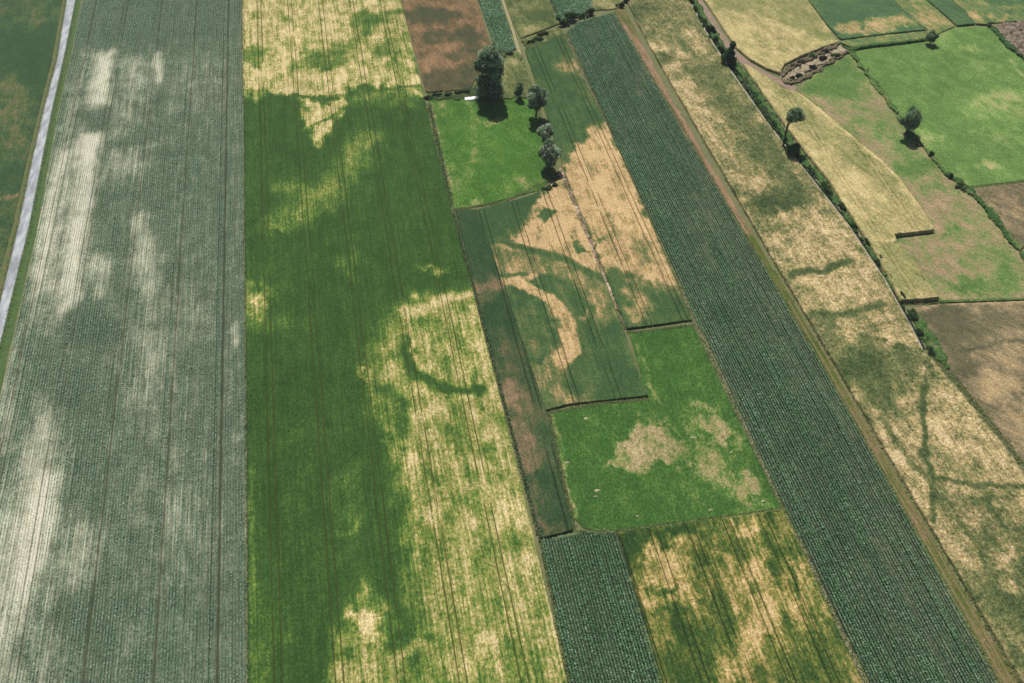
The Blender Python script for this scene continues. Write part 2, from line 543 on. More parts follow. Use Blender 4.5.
# ------------------------------------------------------------------ big maize field, left
soil_m = canopy_mat('shaded_chalky_soil', [(52, 66, 48), (88, 96, 76), (156, 156, 134), (200, 196, 176)], 0, .3, .3, .15, (52, 62, 44), bright=.2, k=.9)  # dark ramp end paints in shade between plant rows; pale end is chalk
mz_poly = [(104, -85), (82, 0), (72, 53), (59, 110), (50, 160), (38, 228), (9, 358), (-6, 430), (-62, 700), (-78, 770), (247, 770), (245.5, 400), (243.5, 200), (241.5, 0), (240, -85)]
mz_marks = [('P', [(85, 45), (115, 48), (100, 150), (85, 240), (70, 330), (20, 330), (40, 200), (65, 100)], 7, .5),
            ('P', [(98, 55), (115, 50), (108, 105), (88, 112)], 4, .95),
            ('P', [(82, 135), (102, 132), (90, 215), (78, 300), (58, 320), (70, 230)], 4, .98),
            ('P', [(60, 150), (72, 150), (48, 290), (30, 300), (40, 220)], 4, .85),
            ('E', 95, 117, 16, 12, 5, .25, .8),
            ('P', [(118, 55), (160, 60), (140, 120), (112, 140)], 7, .5), ('E', 159, 68, 5, 16, 3, .85), ('E', 135, 75, 6, 20, 5, .6),
            ('P', [(105, 150), (150, 145), (140, 175), (100, 180)], 6, .55), ('E', 200, 85, 30, 30, 12, .4),
            ('E', 100, 275, 12, 22, 4, .7), ('E', 145, 265, 12, 38, 5, .65), ('E', 140, 225, 7, 14, 5, .7),
            ('E', 150, 365, 26, 60, 14, .5), ('E', 190, 310, 25, 30, 12, .42),
            ('P', [(40, 400), (65, 400), (45, 560), (20, 683), (-30, 700), (-10, 560), (10, 470)], 7, .7),
            ('P', [(40, 470), (62, 470), (45, 560), (28, 600), (12, 600), (20, 540)], 4, 1.0),
            ('E', 4, 390, 12, 60, 6, .65), ('E', 78, 555, 18, 40, 7, .62), ('E', 0, 560, 10, 40, 6, .8), ('E', 45, 640, 20, 60, 8, .5),
            ('E', 180, 520, 30, 70, 14, .4), ('E', 235, 335, 3, 12, 2, .8),
            ('E', 90, 330, 30, 18, 6, .12, .8), ('E', 85, 400, 30, 30, 8, .2, .7), ('E', 85, 620, 25, 30, 8, .15, .7), ('P', [(80, -40), (240, -40), (240, 40), (85, 45)], 8, .22)]
TRK = [at(q, 683)[0] for q in (-45, 11.8, 78.5, 149, 213)]
sheet('maize_soil', mz_poly, soil_m, .012, ms=mz_marks, base=.3, dens=1.0, edge=.1, tracks=TRK, warp=.15)  # wheel tracks get a dark colour for rut shade; the sheet is flat
mz_leaf = leaf_mat('maize_leaf', [(104, 146, 112), (150, 188, 156), (194, 222, 196), (238, 248, 236)], .86)
row_crop('maize_field', mz_poly, mz_leaf, .2, mz_marks, 'pale blue-green row crop with chalky bare patches right of the road', 'crop',
         row=.75, gap=.22, leaf=.24, width=.17, h=.5, nl=5, tracks=TRK, warp=.15)

# ------------------------------------------------------------------ big green wheat field with crop marks
wheat_m = canopy_mat('green_wheat', [(48, 76, 32), (66, 96, 42), (104, 124, 54), (144, 142, 80), (186, 172, 118), (208, 190, 144)], 0, .34, .34, .26, (66, 74, 36), .3)
gm = [('P', [(230, -90), (398, -90), (422, 88), (380, 88), (345, 90), (342, 115), (320, 150), (304, 120), (299, 96), (230, 98)], 3, .74),
      ('L', [(415, 12), (372, 20), (362, 38), (335, 60), (300, 68)], 7, 8, .3), ('E', 366, 20, 14, 8, 5, .22), ('E', 385, 52, 14, 8, 5, .25), ('E', 398, 50, 14, 34, 6, .5), ('E', 322, 62, 24, 8, 4, .3), ('E', 254, 58, 18, 9, 4, .32),
      ('E', 405, 95, 20, 4, 3, .6), ('E', 318, 100, 26, 3.5, 2, .2), ('E', 250, 98, 16, 6, 3, .5), ('E', 262, 20, 18, 5, 4, .6, .6), ('L', [(300, 132), (345, 112)], 1.2, 1, .3),
      ('L', [(292, 215), (325, 195), (352, 165), (366, 140)], 12, 12, .34), ('E', 285, 222, 26, 8, 5, .36), ('E', 293, 188, 14, 7, 5, .34), ('E', 320, 200, 24, 8, 5, .3),
      ('E', 380, 100, 26, 8, 8, .35), ('E', 256, 302, 13, 15, 6, .62), ('E', 275, 325, 30, 6, 8, .25), ('E', 430, 268, 12, 3, 3, .4), ('E', 350, 260, 4, 20, 5, .28),
      ('P', [(365, 385), (380, 330), (405, 305), (440, 290), (482, 285), (600, 690), (600, 800), (425, 800), (418, 620), (400, 520), (396, 440), (370, 410)], 7, .42),
      ('P', [(402, 325), (412, 308), (440, 296), (468, 292), (505, 380), (585, 700), (590, 800), (520, 800), (510, 650), (470, 640), (425, 560), (402, 470), (398, 430), (402, 395), (408, 370)], 5, .62),
      ('L', [(428, 298), (450, 400), (482, 520), (522, 690)], 3, 3, .42, .8), ('L', [(452, 296), (490, 440), (542, 690)], 2, 2.5, .46, .7), ('E', 440, 330, 7, 8, 2.5, .3), ('E', 452, 318, 5, 12, 2.5, .35), ('E', 470, 302, 12, 5, 2.5, .38), ('E', 446, 360, 8, 4, 2, .28), ('E', 462, 402, 14, 5, 3, .42), ('E', 430, 416, 9, 7, 3, .42),
      ('P', [(378, 350), (400, 332), (404, 372), (392, 390), (378, 380)], 4, .55),
      ('E', 372, 376, 4, 5, 2, .75), ('E', 425, 320, 10, 8, 3, .35), ('E', 455, 310, 12, 10, 4, .5), ('E', 450, 345, 8, 12, 4, .45),
      ('L', [(402, 340), (407, 362), (418, 378), (440, 387), (480, 392)], 3.6, 2.6, .08), ('E', 411, 362, 6, 9, 3, .08), ('L', [(410, 318), (440, 300), (470, 294)], 3, 3, .88, .7), ('L', [(485, 320), (505, 385), (535, 480), (570, 620)], 5, 5, .86, .8), ('E', 392, 345, 8, 22, 4, .6, .6), ('E', 470, 340, 14, 26, 6, .78, .6), ('E', 420, 420, 14, 24, 5, .75, .6), ('E', 424, 356, 3, 2, 1, .15),
      ('L', [(372, 352), (376, 380), (388, 400), (404, 425)], 3.5, 4, .3), ('L', [(388, 388), (402, 405), (404, 435)], 4, 4, .16), ('E', 447, 445, 7, 18, 3, .15, .8), ('E', 500, 425, 14, 5, 3, .3, .7), ('E', 483, 458, 30, 4, 3, .3),
      ('E', 432, 480, 12, 10, 5, .5), ('E', 450, 520, 16, 14, 5, .55), ('E', 435, 575, 16, 30, 6, .45), ('E', 480, 600, 22, 30, 8, .5), ('E', 470, 665, 30, 24, 8, .6), ('E', 530, 665, 18, 30, 8, .35), ('E', 535, 610, 10, 20, 6, .5),
      ('P', [(362, 590), (376, 600), (392, 640), (420, 720), (335, 720), (345, 640)], 5, .55), ('E', 363, 620, 6, 14, 3, .85), ('E', 345, 665, 10, 24, 5, .5),
      ('L', [(330, 690), (380, 660), (470, 635)], 1.5, 1.5, .5), ('E', 350, 500, 12, 26, 8, .2), ('L', [(335, 535), (350, 535), (362, 520)], 1.5, 2, .3),
      ('L', [(252, 470), (256, 700)], 2.4, 2.5, .2), ('E', 265, 640, 10, 50, 6, .24)]
canopy('wheat_field', [(240.5, YT), (243, 0), (245, 200), (247, 400), (249.5, YB), (VL(567, YB), YB), (567, 683), (508, 430), (450, 205), (400.5, 0), (382, YT)],
       wheat_m, .8, .06, gm, 'long bright green wheat field with straw coloured dry marks and wheel tracks', 'crop', tram=((399, 660), 13.7), dx=.34, dy=.34, bump=.09)

# ------------------------------------------------------------------ brown field and small top fields
rust_m = canopy_mat('rusty_fallow', [(62, 70, 46), (86, 82, 56), (114, 94, 66), (144, 116, 84)], R(-12), .2, .5, .25, bright=.25)
canopy('fallow_field', [(383, YT), (401, 0), (426, 93), (470, 90), (482, 68), (492, 50), (477, 0), (466, -40), (455, YT)], rust_m, .3, .72,
       [('E', 430, 16, 28, 9, 4, .12), ('E', 438, 38, 17, 7, 4, .2), ('E', 472, 42, 14, 18, 5, .15), ('P', [(420, 78), (485, 60), (490, 100), (425, 100)], 4, .28), ('E', 418, 55, 8, 10, 4, .5), ('E', 445, -10, 30, 8, 5, .3),
        ('E', 462, 55, 10, 9, 5, .35)],
       'rust brown fallow field with dark patches above the meadow', 'field', bump=.06, dx=.5, dy=.5)
dkleaf = leaf_mat('dark_maize_leaf', [(66, 116, 74), (114, 166, 118), (172, 212, 170), (232, 248, 228)], .86)
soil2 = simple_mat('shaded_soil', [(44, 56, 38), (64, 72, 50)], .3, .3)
p = [(477.5, -1), (500, 0), (508, 22), (517, 50), (510, 54), (497, 54), (493, 48), (478, 0), (460, YT), (476, YT)]
p = [(457, YT), (478.5, 0), (494, 50), (498, 53), (511, 53), (516, 49), (500, 0), (478, YT)]
sheet('maize_soil', p, soil2, .012)
row_crop('maize_plot', p, dkleaf, .05, [], 'small dark green maize plot left of the pale farm track', 'crop', gap=.36, leaf=.55, width=.2, h=1.5)
track_m = simple_mat('farm_track', [(150, 136, 108), (186, 168, 138), (124, 124, 80)], .4, .4)
ribbon('farm_track', [(479.5, YT), (501, 0), (508.5, 22), (518, 50)], [(482.5, YT), (504, 0), (511.5, 22), (521.5, 50)], simple_mat('track_grass', [(100, 116, 62), (120, 130, 76)], .4, .3), .04)
ribbon('wheel_track', [(480.0, YT), (501.6, 0), (509.3, 22), (518.6, 54)], [(480.9, YT), (502.5, 0), (510.2, 22), (519.6, 54)], track_m, .06)
ribbon('wheel_track', [(481.3, YT), (502.9, 0), (510.6, 22), (520.2, 54)], [(482.0, YT), (503.6, 0), (511.3, 22), (521.2, 54)], track_m, .06)
gr1 = canopy_mat('olive_grass', [(58, 76, 42), (86, 98, 56), (120, 122, 76), (150, 142, 100)], R(-12), .2, .5, .3, bright=.25)
canopy('hay_field', [(484, YT), (505, 0), (512, 22), (521, 39), (558, 25), (549, 0), (519, YT)], gr1, .4, .35,
       [('E', 530, 34, 18, 7, 5, .7), ('E', 540, 15, 12, 6, 5, .15), ('E', 518, 8, 10, 8, 5, .45)], 'olive grass field between the pale track and the small maize plot', 'field', dx=.5, dy=.5)
p = [(520, YT), (550, 0), (560, 22), (588, 14), (593, 9), (590, 0), (556, YT)]
sheet('maize_soil', p, soil2, .012)
row_crop('maize_plot', p, dkleaf, .05, [], 'small dark green maize plot behind the two hedge bushes', 'crop', gap=.36, leaf=.55, width=.2, h=1.5)
canopy('grass_strip', [(557, YT), (591, 0), (594, 11), (612, 10), (625, 6), (621, -5), (580, YT)], gr1, .3, .55, [('E', 605, 2, 10, 5, 4, .8)],
       'short olive and tan grass strip at the top beyond the dark maize', 'field', dx=.5, dy=.5)

# scrubby corner and meadow with the trees
mead_m = canopy_mat('meadow', [(62, 98, 38), (74, 112, 44), (102, 126, 62), (132, 132, 82), (170, 144, 112), (194, 170, 138)], R(-10), .12, .38, .28, bright=.3, calm=.6)
canopy('rough_grass', [(521.5, 41), (559, 27), (564, 34), (526, 52)], gr1, .5, .4, [('E', 537, 42, 14, 4, 3, .1), ('E', 548, 46, 8, 3, 3, .6)],
       'rough weedy corner of grass with scrub above the barley', 'grass', lumps=.8, edge=1.6, dx=.4, dy=.4)
canopy('rough_grass', [(482, 68), (497, 54), (520, 53), (531, 88), (534, 98), (480, 100), (428, 100), (424, 94), (470, 91)], gr1, .35, .35,
       [('E', 508, 72, 16, 12, 4, .5), ('E', 510, 64, 5, 3, 2, .75), ('P', [(424, 92), (480, 88), (480, 100), (428, 101)], 2, .0), ('E', 458, 90, 10, 2.5, 2, .5)],
       'pale rough grass around and behind the tallest tree', 'grass', lumps=.5, edge=1.6, dx=.4, dy=.4)
canopy('meadow', [(428, 100), (440, 97), (478, 99), (534, 98), (543, 130), (553, 165), (556, 177), (538, 191), (505, 200), (470, 208), (453, 209), (446, 180)],
       mead_m, .15, .12,
       [('E', 439, 108, 5, 6, 3, .45), ('E', 488, 121, 12, 2.5, 2, .6), ('L', [(471, 110), (474, 150), (462, 200)], 2, 2, .4, .7), ('E', 455, 185, 8, 20, 6, .35), ('E', 520, 185, 16, 7, 4, .4), ('E', 470, 100, 14, 3, 3, .3),
        ('L', [(429, 104), (452, 205)], 2.5, 1.5, .45), ('E', 470, 203, 10, 3, 2, .45)],
       'bright green mown meadow with tall trees along its edge', 'meadow', dx=.4, dy=.4, bump=.05)

# ------------------------------------------------------------------ barley fields with ring marks
bar_m = canopy_mat('barley', [(56, 82, 48), (72, 96, 54), (94, 104, 62), (130, 122, 80), (172, 146, 102), (194, 166, 122)], 0, .22, .3, .22, (40, 50, 30), .28, calm=.7)
C0 = VL(862, 0)
canopy('barley_field', [(525, 52), (563, 34), (578, 68), (605, 122), (645, 212), (692, 321), (627, 330), (612, 293), (564, 170), (545, 112)], bar_m, .65, .08,
       [('E', 572, 66, 20, 10, 6, .5), ('E', 590, 95, 8, 8, 5, .3), ('P', [(604, 117), (588, 135), (572, 148), (565, 168), (566, 182), (606, 272), (640, 282), (690, 318), (680, 290), (660, 240), (625, 160)], 3, .88),
        ('P', [(607, 276), (625, 277), (660, 292), (685, 290), (696, 322), (640, 329), (626, 334)], 5, .12),
        ('E', 636, 306, 11, 17, 4, .68), ('E', 655, 288, 20, 5, 5, .35, .6), ('L', [(600, 200), (640, 290)], 2, 2, .6, .5), ('E', 648, 255, 14, 10, 6, .65), ('E', 609, 230, 10, 14, 5, .72), ('E', 602, 244, 4, 3, 2, .15), ('E', 575, 249, 3, 3, 2, .2),
        ('E', 570, 190, 6, 12, 4, .95)],
       'barley field, green at its upper end and straw below, against the dark strip', 'crop', tram=((645, 316), 11.5), dx=.33, dy=.33, bump=.1)
ringm = [('P', [(470, 200), (560, 170), (553, 190), (520, 222), (508, 240), (488, 262), (478, 262)], 2.5, .02),
         ('P', [(523, 224), (548, 190), (565, 178), (608, 280), (580, 272), (530, 250), (500, 246)], 2.5, .9),
         ('P', [(495, 250), (530, 254), (600, 282), (615, 300), (590, 300), (560, 285), (520, 282), (490, 268)], 5, .58),
         ('L', [(500, 240), (530, 250), (566, 262), (612, 284)], 3.4, 2.2, .12), ('E', 548, 217, 9, 4, 1.5, .12), ('E', 545, 221, 4, 6, 1.5, .12),
         ('E', 585, 249, 9, 3, 1.5, .12), ('E', 510, 275, 16, 5, 2, .15), ('E', 520, 255, 10, 4, 2, .35), ('E', 545, 232, 12, 6, 3, .8),
         ('P', [(524, 300), (560, 296), (600, 310), (640, 400), (585, 408), (545, 415), (520, 340)], 6, .42),
         ('P', [(585, 330), (622, 325), (652, 398), (590, 405), (576, 370)], 7, .06), ('P', [(545, 370), (572, 370), (580, 405), (546, 414)], 5, .45, .8),
         ('L', [(522, 295), (542, 286), (563, 292), (580, 310), (586, 335), (584, 362), (574, 385)], 8, 3, .08),
         ('E', 518, 332, 41, 37, 1.6, .06), ('E', 520, 331, 30, 27, 3, .3), ('E', 536, 345, 10, 8, 3, .45, .7),
         ('L', [(470, 288), (495, 283), (512, 283), (526, 290), (540, 297), (556, 307), (568, 322), (574, 340), (573, 354), (560, 363)], 4.2, 1.6, .9), ('L', [(566, 335), (571, 350), (560, 360)], 5, 2, .9),
         ('E', 530, 281, 7, 6, 2.5, .8),
         ('E', 581, 318, 3, 4, 1.5, .7), ('L', [(556, 285), (590, 350)], 2, 3, .45, .5), ('E', 598, 302, 5, 8, 3, .6)]
canopy('barley_field', [(477.5, 210.5), (505, 204), (535, 195), (556, 183), (562, 180), (610, 295), (648, 397), (600, 402), (570, 405), (546, 411.5), (520, 335)], bar_m, .65, .4, ringm,
       'barley field with a green and straw ring mark in it', 'crop', tram=((560, 350), 12.0), dx=.33, dy=.33, bump=.1)
dk_m = canopy_mat('dark_barley', [(46, 70, 42), (62, 82, 50), (88, 90, 60), (112, 100, 74), (134, 114, 86)], 0, .22, .3, .22, (36, 44, 30), .28, calm=.7)
canopy('rye_strip', [(455.5, 212), (477.5, 210.5), (520, 335), (546, 411.5), (553, 440), (573, 531), (541, 539.5), (509, 420)], dk_m, .65, .08,
       [('L', [(460, 290), (502, 286)], 5, 3, .75), ('P', [(455, 280), (505, 280), (545, 410), (560, 470), (520, 470), (490, 400)], 6, .36, .9), ('E', 497, 332, 24, 36, 2, .0), ('L', [(460, 290), (502, 286)], 4.5, 2, .75), ('P', [(490, 330), (512, 335), (520, 380), (500, 380)], 6, .42), ('E', 512, 398, 10, 14, 4, .8), ('E', 516, 420, 14, 8, 5, .3), ('L', [(516, 425), (530, 468)], 5, 3, .8),
        ('E', 536, 500, 9, 20, 5, .55), ('E', 548, 528, 10, 8, 4, .62)],
       'narrow dark grey-green grain strip with brown patches beside the wheat', 'crop', tram=((538, 410), 12.0), dx=.33, dy=.33, bump=.1)
baulk_m = simple_mat('stony_baulk', [(104, 92, 66), (146, 122, 98), (112, 110, 68)], .5, .5)
canopy('baulk', [(557, 172), (561, 170), (566, 180), (581, 214), (612, 285), (629.5, 328), (627, 334), (604, 285), (573, 214), (560, 181)],
       canopy_mat('stony_baulk', [(66, 74, 46), (96, 88, 64), (132, 112, 92), (186, 170, 146)], 0, .2, .6, .5, bright=.4, calm=.8), .25, .5, [('E', 612, 300, 8, 16, 5, .8), ('E', 590, 240, 5, 20, 4, .3)],
       'brown stony unploughed baulk between the two barley fields', 'field edge', lumps=.6, edge=1.6, dx=.3, dy=.35)
ribbon('baulk', [(523.5, 56), (544.5, 114), (558, 160)], [(525.5, 54), (547, 113), (562, 160)], simple_mat('grass_baulk', [(92, 108, 58), (128, 126, 80)], .5, .4), .05)

# ------------------------------------------------------------------ square meadow in the middle
md2 = canopy_mat('meadow_square', [(56, 90, 38), (70, 104, 46), (96, 120, 60), (132, 132, 82), (148, 138, 96), (170, 154, 114)], R(4), .12, .36, .34, bright=.32, sfreq=.9, swarp=.16, calm=.6)
canopy('meadow', [(629, 333), (693, 325), (781, 508), (742, 514), (700, 519.5), (620, 530), (600, 532), (583, 528), (574, 518), (549, 415), (570, 408), (648, 400)],
       md2, .12, .08,
       [('P', [(606, 472), (614, 460), (618, 445), (632, 432), (655, 424), (668, 428), (682, 452), (680, 464), (650, 470), (632, 478)], 2.5, .78), ('E', 612, 474, 7, 3, 1.5, .8),
        ('E', 660, 447, 5, 5, 2, .2), ('E', 625, 458, 8, 10, 3, .55, .7), ('P', [(690, 420), (712, 412), (732, 425), (722, 442), (705, 440)], 3, .68), ('E', 652, 420, 14, 3, 2, .45), ('E', 698, 405, 16, 5, 3, .45), ('E', 718, 470, 13, 18, 4, .55), ('E', 715, 465, 8, 8, 3, .7),
        ('E', 745, 483, 12, 12, 3, .7), ('P', [(672, 440), (715, 440), (725, 470), (700, 478), (682, 462)], 4, .5, .8), ('E', 737, 448, 6, 14, 4, .45), ('L', [(650, 385), (662, 405)], 1.0, .8, .55), ('L', [(636, 345), (648, 380)], 1.0, .8, .35), ('E', 690, 440, 12, 18, 5, .4, .8), ('E', 690, 500, 12, 10, 5, .3), ('L', [(575, 520), (560, 450), (550, 415)], 1.4, 1, .45), ('E', 750, 505, 20, 8, 4, .35)],
       'square dark green mown meadow with a pinkish bare patch in the middle', 'meadow', dx=.33, dy=.33, bump=.07)
# bottom maize plot and mixed grain plot
p = [(541, 541), (575, 534), (616, 533.5), (661, 683), (VL(661, YB), YB), (VL(569.5, YB), YB), (569.5, 683)]
sheet('maize_soil', p, soil2, .012)
row_crop('maize_plot', p, dkleaf, .1, [], 'small square of dark speckled maize below the square meadow', 'crop', gap=.18, leaf=.25, width=.17, h=1.0, nl=5)
mix_m = canopy_mat('weedy_grain', [(38, 62, 32), (58, 82, 36), (98, 108, 50), (150, 136, 80), (186, 162, 110), (204, 180, 134)], 0, .3, .4, .25, (40, 52, 28), .3)
canopy('weedy_grain_field', [(618, 534), (660, 528), (700, 522.5), (742, 517), (783, 511.5), (861, 683), (VL(861, YB), YB), (VL(662.5, YB), YB), (662.5, 683)], mix_m, .9, .35,
       [('P', [(600, 530), (700, 518), (710, 535), (640, 545), (645, 600), (625, 590)], 4, .08),
        ('P', [(636, 562), (655, 540), (680, 543), (690, 570), (706, 605), (690, 612), (665, 600), (672, 640), (650, 610)], 5, .66),
        ('E', 656, 586, 5, 5, 2, .1), ('P', [(664, 600), (685, 608), (700, 640), (690, 690), (670, 690), (658, 640)], 5, .15), ('E', 715, 625, 10, 30, 5, .15), ('E', 662, 655, 10, 20, 5, .4),
        ('P', [(725, 560), (760, 545), (800, 560), (820, 620), (800, 640), (750, 650), (735, 600)], 5, .62), ('E', 752, 562, 12, 12, 3, .85, .8), ('E', 762, 620, 8, 26, 4, .8), ('E', 785, 575, 8, 10, 4, .2, .8),
        ('P', [(690, 522), (785, 512), (800, 545), (740, 545)], 5, .32), ('E', 742, 530, 10, 5, 3, .65), ('E', 800, 625, 14, 18, 6, .25, .7), ('P', [(770, 650), (840, 640), (870, 700), (780, 700)], 6, .3), ('E', 735, 670, 10, 20, 5, .5), ('E', 700, 660, 12, 30, 6, .2), ('L', [(790, 570), (800, 600)], 1, .8, .2)],
       'patchy green and straw grain field with wheel tracks below the meadow', 'crop', tram=((690, 640), 9.6), dx=.34, dy=.34, bump=.13)
path_m = simple_mat('narrow_path', [(98, 104, 76), (138, 132, 106), (84, 98, 62)], .5, .4)
ribbon('grass_path', [(564, 33), (693.5, 324), (783.5, 511), (863, 683), (VL(863, YB), YB)], [(565.5, 32), (696.5, 323), (787, 510), (867.5, 683), (VL(867.5, YB), YB)], path_m, .04)

# ------------------------------------------------------------------ long dark strip
p = [(566, 32), (580, 22), (613, 13), (628, 38), (676, 120), (740, 228), (841, 400), (998, 683), (VL(998, YB), YB), (VL(868, YB), YB), (868, 683), (697, 322), (606, 120)]
shaded_strip_soil = canopy_mat('shaded_strip_soil', [(44, 54, 42), (64, 70, 54), (104, 104, 84), (140, 134, 114)], 0, .4, .3, .2, bright=.25)  # dark ramp end has the shade between maize rows put into it
stm = [('L', [(615, 60), (690, 170), (760, 300), (960, 683)], 4, 8, .35), ('E', 640, 80, 10, 18, 6, .45), ('E', 705, 215, 12, 50, 8, .42), ('L', [(735, 228), (840, 400), (996, 683)], 6, 6, .38),
       ('E', 900, 600, 30, 60, 14, .35), ('E', 760, 310, 14, 40, 8, .35), ('E', 640, 130, 10, 20, 8, .3)]
sheet('maize_soil', p, shaded_strip_soil, .012, base=.3, ms=stm, dens=1.0)
row_crop('maize_strip', p, dkleaf, .06, stm, 'long diagonal strip of dark green maize in close rows', 'crop', gap=.18, leaf=.24, width=.16, h=.9, nl=5, warp=.35)
# grassy track right of it
tm = canopy_mat('track_turf', [(66, 84, 36), (92, 98, 48), (120, 104, 74), (150, 122, 96)], R(-2), .5, .4, .25, bright=.25)
tp = [(613, 12), (622, 6), (626, 12), (660, 78), (700, 147), (762, 250), (852, 400), (1018, 683), (VL(1018, YB), YB), (VL(999, YB), YB), (999, 683), (842, 400), (741, 228), (677, 120), (629, 38)]
sheet('track', tp, tm, .03, base=.35, ms=[('P', [(600, 0), (660, 60), (720, 160), (765, 240), (735, 235), (640, 90)], 3, .85), ('P', [(755, 235), (790, 290), (800, 310), (775, 290), (745, 240)], 3, .2),
      ('P', [(780, 290), (830, 370), (850, 410), (830, 390)], 3, .1), ('P', [(835, 390), (860, 410), (890, 480), (880, 470)], 3, .65), ('E', 920, 530, 8, 30, 4, .6), ('P', [(930, 560), (1020, 683), (1000, 683)], 3, .5)], dens=.6, label=None)
ruts = simple_mat('wheel_ruts', [(100, 98, 62), (132, 120, 86)], .5, .4)
for (a, b_) in (((1004, 1006)), ((1012, 1014.2))):
    ribbon('wheel_track', [(VL(a, y), y) for y in (YB, 683, 500, 400, 300)], [(VL(b_, y), y) for y in (YB, 683, 500, 400, 300)], ruts, .05)

# ------------------------------------------------------------------ right hand grain field
rg = canopy_mat('ripe_grain', [(58, 76, 44), (88, 98, 58), (118, 118, 76), (148, 136, 94), (178, 158, 114), (200, 180, 138)], R(-3), .2, .42, .36, (60, 66, 38), .36)
ditch_l = [(655, YT), (691, 0), (711, 38), (735, 75), (770, 125), (808, 173), (850, 226), (886, 280), (914, 330), (924, 350), (966, 398), (1000, 440), (1030, 480), (1120, 600), (1230, YB)]
rgm = [('P', [(600, -80), (700, -80), (735, 75), (790, 150), (770, 150), (690, 60), (640, 30), (618, 5)], 8, .36), ('E', 643, 12, 20, 10, 7, .18),
       ('P', [(640, 38), (662, 42), (690, 75), (712, 130), (742, 170), (700, 145), (660, 80)], 6, .72), ('E', 661, 62, 9, 8, 4, .12), ('E', 674, 77, 6, 5, 3, .35),
       ('L', [(690, 30), (702, 55)], 6, 6, .62), ('L', [(700, 70), (740, 120), (800, 200)], 12, 12, .22), ('L', [(760, 120), (800, 170), (830, 210)], 6, 8, .55),
       ('E', 770, 155, 24, 14, 8, .2), ('P', [(735, 180), (760, 178), (770, 192), (755, 205), (745, 195)], 5, .72), ('E', 778, 205, 26, 12, 5, .04), ('E', 790, 195, 14, 10, 5, .1),
       ('P', [(765, 225), (800, 212), (850, 228), (885, 290), (900, 320), (860, 310), (810, 300), (790, 270)], 6, .72), ('E', 772, 228, 14, 8, 4, .3),
       ('L', [(790, 277), (830, 272), (850, 262)], 3.2, 2, .1), ('L', [(808, 318), (850, 316), (880, 306)], 3.5, 2, .15), ('E', 835, 245, 20, 10, 6, .6, .6), ('E', 880, 330, 24, 5, 4, .2),
       ('P', [(890, 325), (912, 332), (928, 360), (880, 350)], 4, .72), ('E', 868, 322, 16, 6, 4, .72), ('P', [(820, 335), (880, 345), (915, 350), (945, 372), (950, 400), (900, 430), (862, 400), (840, 360)], 6, .24), ('E', 860, 372, 20, 14, 5, .03), ('E', 893, 348, 8, 4, 2, .05), ('E', 880, 395, 20, 14, 5, .15),
       ('P', [(925, 372), (960, 395), (1024, 470), (1040, 520), (980, 480), (925, 440), (905, 420)], 5, .7), ('P', [(872, 440), (895, 430), (920, 450), (930, 520), (905, 490)], 5, .76),
       ('L', [(921, 385), (925, 440), (930, 490), (932, 525)], 1.8, 1.2, .1), ('L', [(930, 480), (975, 486), (1040, 490)], 1.6, 1.2, .12), ('L', [(880, 420), (930, 490), (985, 560), (1010, 620)], 1.8, 1.4, .25), ('E', 985, 505, 10, 8, 3, .12), ('L', [(985, 500), (1000, 530), (1040, 540)], 1.4, 1.2, .2),
       ('P', [(965, 530), (1060, 530), (1100, 690), (1030, 690), (1000, 640), (975, 600)], 7, .18), ('E', 1000, 555, 14, 8, 4, .7), ('E', 950, 560, 14, 20, 6, .6), ('E', 1010, 585, 12, 8, 4, .65), ('E', 970, 590, 14, 12, 5, .3), ('E', 1015, 660, 10, 14, 4, .5)]
canopy('grain_field', [(585, YT), (626, 0), (636, 22), (660, 66), (703, 140), (765, 247), (855, 400), (940, 545), (1021, 683), (VL(1021, YB), YB)] + [(q[0] - 3.6, q[1]) for q in ditch_l[::-1]],
       rg, 1.0, .5, rgm, 'broad lodged grain field, straw and olive patches, left of the ditch', 'crop', dx=.33, dy=.33, bump=.16, lumps=.6)

# ------------------------------------------------------------------ ditch (a cut strip of dark water and a pale lip)
water_m = NT('ditch_water', .12, .5); water_m.b.inputs['Base Color'].default_value = lin((34, 42, 34)); water_m = water_m.m
dl = [q for q in ditch_l if q[1] <= 352]
def off(pts, d): return [(q[0] + d, q[1]) for q in pts]
ribbon('ditch_water', off(dl, -1.0), off(dl, 2.0), water_m, .02)
lip_m = simple_mat('ditch_lip', [(140, 138, 118), (176, 170, 150), (110, 116, 84)], .6, .4)
ribbon('ditch_bank', off(dl, -3.0), off(dl, -1.3), lip_m, .45, n=260)
verge2 = canopy_mat('ditch_verge', [(50, 80, 42), (68, 98, 48), (92, 112, 62), (130, 128, 84)], R(-20), .2, .4, .4, bright=.35)
canopy('ditch_verge_grass', [(660, YT), (693, 0), (713, 38), (737, 75), (772, 125), (810, 173), (852, 226), (888, 280), (914, 325), (927, 349), (950, 372), (940, 345), (925, 322), (905, 306), (899, 302), (868, 247), (826, 182), (800, 150), (775, 116), (742, 68), (733, 60), (720, 40), (702, 10), (697, 0), (668, YT)],
       verge2, .45, .3, [('E', 710, 20, 6, 14, 3, .5), ('E', 745, 78, 8, 10, 4, .55, .6), ('E', 736, 62, 6, 4, 2, .1), ('E', 905, 310, 10, 4, 3, .5)], 'lush green verge of weeds along the right side of the ditch', 'grass', lumps=1.0, edge=1.6, dx=.35, dy=.35, bump=.15)

# dirt track beside it
dirt = simple_mat('dirt_track', [(118, 98, 84), (152, 130, 114), (100, 92, 70)], .5, .35)
ribbon('dirt_track', [(668, YT), (697, 0), (704, 12), (716, 32), (728, 51), (743, 65), (760, 75), (783, 87), (795, 93)], [(672, YT), (702, 0), (710, 12), (722, 32), (734, 49), (748, 61), (765, 72), (786, 82), (797, 87)], dirt, .05)
